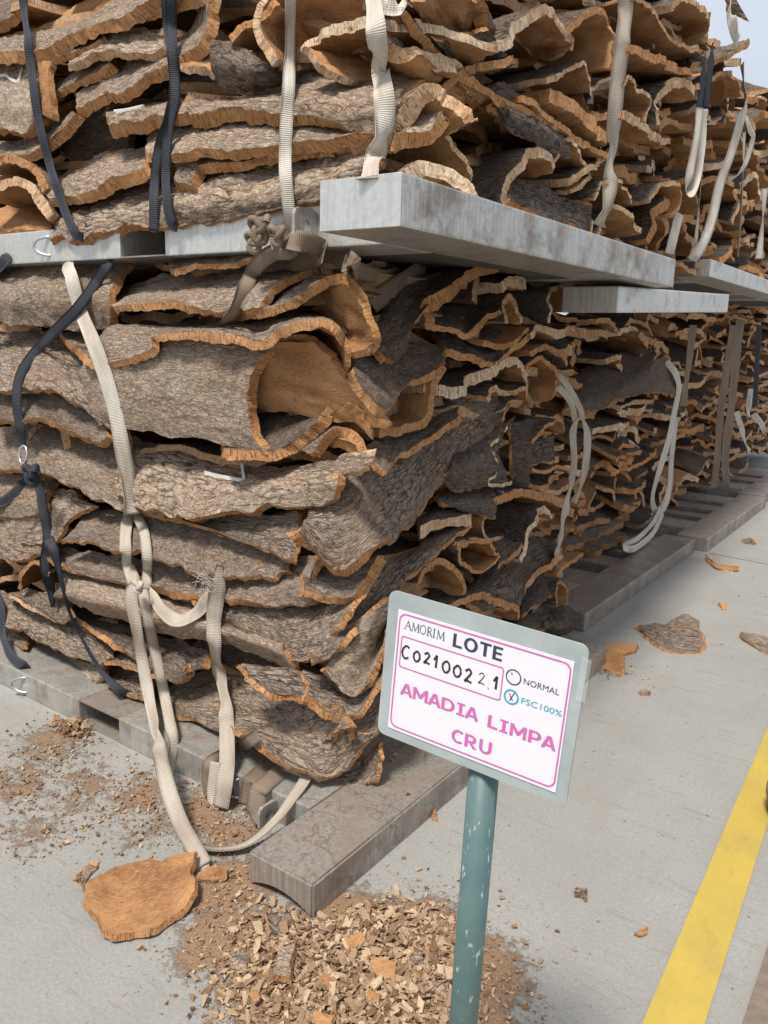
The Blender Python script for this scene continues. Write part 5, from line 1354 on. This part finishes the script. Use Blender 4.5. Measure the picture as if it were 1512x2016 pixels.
for k, (x, y, w_, h_, rot, lab) in enumerate((
        (470, 1890, 34, 26, .3, 'pale ribbed flake at the left side of the chip heap'), (700, 1850, 40, 22, -.4, 'pale ribbed flake below the bar end on the chip heap'), (755, 1905, 44, 30, .2, 'broad cream flake in the right half of the chip heap'),
        (820, 1890, 34, 30, -.2, 'cream flake next to the sign post on the chip heap'), (650, 1935, 36, 20, .5, 'grey topped flake low in the chip heap'), (735, 1960, 30, 24, .1, 'square tan flake near the bottom of the chip heap'),
        (860, 1935, 42, 20, 0, 'split cream flake touching the sign post'), (500, 1960, 28, 20, -.5, 'small tan flake at the lower left of the chip heap'))):
    q = [(x + (a * math.cos(rot) - b_ * math.sin(rot)), y + (a * math.sin(rot) + b_ * math.cos(rot))) for a, b_ in ((-w_ / 2, -h_ / 2), (w_ / 2, -h_ / 2), (-w_ / 2, h_ / 2), (w_ / 2, h_ / 2))]
    hh = .016 + .004 * (k % 3)
    frag([f"{q[0][0]:.0f},{q[0][1]:.0f},{hh + .012} {q[1][0]:.0f},{q[1][1]:.0f},{hh + .006}", f"{q[2][0]:.0f},{q[2][1]:.0f},{hh} {q[3][0]:.0f},{q[3][1]:.0f},{hh}"], lab, t=.009, inside=k % 3 > 0, pale=.8, rough=.7)
frag(["1130,1752,.004 1160,1752,.004", "1132,1772,.002 1162,1772,.002"], 'flat dark crust stuck to the floor right of the post', t=.002, tone=.7)

def poly_in(x, y, P):
    ins = np.zeros(len(x), bool)
    for i in range(len(P)):
        x0, y0 = P[i]; x1, y1 = P[i - 1]
        c = ((y0 > y) != (y1 > y)) & (x < (x1 - x0) * (y - y0) / (y1 - y0 + 1e-12) + x0)
        ins ^= c
    return ins
HEAP = [(-.20, -.05), (-.10, .0), (.03, .03), (.12, .22), (.27, .27), (.43, .19), (.56, -.05), (.40, -.30), (.10, -.46), (-.02, -.40), (-.09, -.28)]
def heap_h(x, y):
    return .011 * np.exp(-(((x - .20) / .24) ** 2 + ((y + .10) / .22) ** 2))
def chips(name, X, Y, size, lift, label, seed, flat=.15):
    r = np.random.RandomState(seed)
    n = len(X)
    cube = np.array([[-1, -1, -1], [1, -1, -1], [1, 1, -1], [-1, 1, -1], [-1, -1, 1], [1, -1, 1], [1, 1, 1], [-1, 1, 1]], float) * .5
    F = np.array([[0, 3, 2, 1], [4, 5, 6, 7], [0, 1, 5, 4], [1, 2, 6, 5], [2, 3, 7, 6], [3, 0, 4, 7]])
    sz = size[:, None] * np.stack([r.uniform(.7, 1.5, n), r.uniform(.4, 1., n), r.uniform(.5, 1.3, n) * flat], 1)
    V = cube[None] * (1 + r.uniform(-.6, .3, (n, 8, 3))) * sz[:, None]
    a, b, c = r.uniform(0, 6.28, n), r.normal(0, .45, n), r.normal(0, .45, n)
    ca, sa, cb, sb, cc, sc = np.cos(a), np.sin(a), np.cos(b), np.sin(b), np.cos(c), np.sin(c)
    V = np.stack([V[..., 0], V[..., 1] * cb[:, None] - V[..., 2] * sb[:, None], V[..., 1] * sb[:, None] + V[..., 2] * cb[:, None]], -1)
    V = np.stack([V[..., 0] * cc[:, None] + V[..., 2] * sc[:, None], V[..., 1], -V[..., 0] * sc[:, None] + V[..., 2] * cc[:, None]], -1)
    V = np.stack([V[..., 0] * ca[:, None] - V[..., 1] * sa[:, None], V[..., 0] * sa[:, None] + V[..., 1] * ca[:, None], V[..., 2]], -1)
    V[..., 2] -= V[..., 2].min(1)[:, None]
    V += np.stack([X, Y, lift], 1)[:, None]
    me = mesh_np(name, V.reshape(-1, 3), (F[None] + 8 * np.arange(n)[:, None, None]).reshape(-1, 4), smooth=False)
    at_ = me.attributes.new('shade', 'FLOAT', 'POINT')
    at_.data.foreach_set('value', np.repeat(r.rand(n), 8).astype(np.float32))
    o = link(name, me, [M['chip']])
    return tag(o, label, 'chips', None, 'stuff')
r = np.random.RandomState(5)
X, Y = r.uniform(-.45, .62, 40000), r.uniform(-.52, .32, 40000)
k = poly_in(X, Y, HEAP) & (r.rand(40000) < np.clip(heap_h(X, Y) / .011 * 1.35 + .16, 0, 1))
k &= ~((X > -.26) & (X < .01) & (Y > -.01))
X, Y = X[k][:11000], Y[k][:11000]
sz = .0026 + .024 * r.rand(len(X)) ** 5.5
chips('cork_chips', X, Y, sz, heap_h(X, Y) * r.rand(len(X)) + .001, 'heap of pale cork chips in front of the pallet bar', 6)
# loose chips and crumbs around
cl = [(x, y, rr * .75, s) for x, y, rr, s in DUST]
X, Y, Z = [], [], []
for x, y, rr, s in cl:
    n = int(1500 * s * (rr / .25) ** 2)
    X.append(x + r.normal(0, rr * .55, n)); Y.append(y + r.normal(0, rr * .55, n))
X, Y = np.concatenate(X), np.concatenate(Y)
k = ~((X > -.26) & (X < .01) & (Y > -.01)) & ~((X < -.2) & (Y > .262))
X, Y = X[k], Y[k]
chips('cork_crumbs', X, Y, .0025 + .012 * r.rand(len(X)) ** 6, np.full(len(X), .0005), 'cork crumbs and dust strewn over the concrete', 8, .5)
X, Y = r.uniform(-1.6, .8, 420), r.uniform(-.5, 6, 420)
k = ~((X < .01) & (Y > -.01))
X, Y = X[k], Y[k]
chips('cork_crumbs', X, Y, .003 + .008 * r.rand(len(X)) ** 5, np.full(len(X), .0005), 'few stray crumbs on the bare concrete', 9, .5)
r2 = np.random.RandomState(31)
X, Y = -1.46 + r2.normal(0, .055, 150), .215 + r2.normal(0, .022, 150)
Y = np.minimum(Y, .262)
chips('cork_chips', X, Y, .006 + .026 * r2.rand(150) ** 2, .035 * r2.rand(150) * np.exp(-((X + 1.46) / .07) ** 2), 'small heap of orange cork crumbs by the fork opening of the near pallet', 33, .5)
# dirt lying on the near pallet bar and deck
X, Y = r.uniform(-.24, -.01, 90), r.uniform(.35, 2.2, 90)
chips('cork_crumbs', X, Y, .003 + .012 * r.rand(len(X)) ** 5, np.full(len(X), .1085), 'crumbs on top of the near pallet bar', 10, .5)

# ------------------------------------------------------------------ small burlap bundle at the right frame edge
bm = bmesh.new()
bmesh.ops.create_uvsphere(bm, u_segments=32, v_segments=20, radius=.09)
uvl = bm.loops.layers.uv.new('UVMap')
for f in bm.faces:
    for l in f.loops:
        l[uvl].uv = (math.atan2(l.vert.co.y, l.vert.co.x) * .11, l.vert.co.z)
for v in bm.verts:
    v.co.z = max(v.co.z, -.085) * (1.15 if v.co.z > 0 else 1.) + .085
    v.co.y *= 1.5
    n = float(vnoise(np.array([v.co[:]]) * 9., 3)[0])
    v.co.x *= 1 + .10 * n; v.co.y *= 1 + .08 * n
o = bm_obj('burlap_bundle', bm, M['burlap'], None, True)
o.location = (.998, 1.40, .0)
tag(o, 'brown woven bundle cut by the right frame edge, on the yellow line', 'bundle')
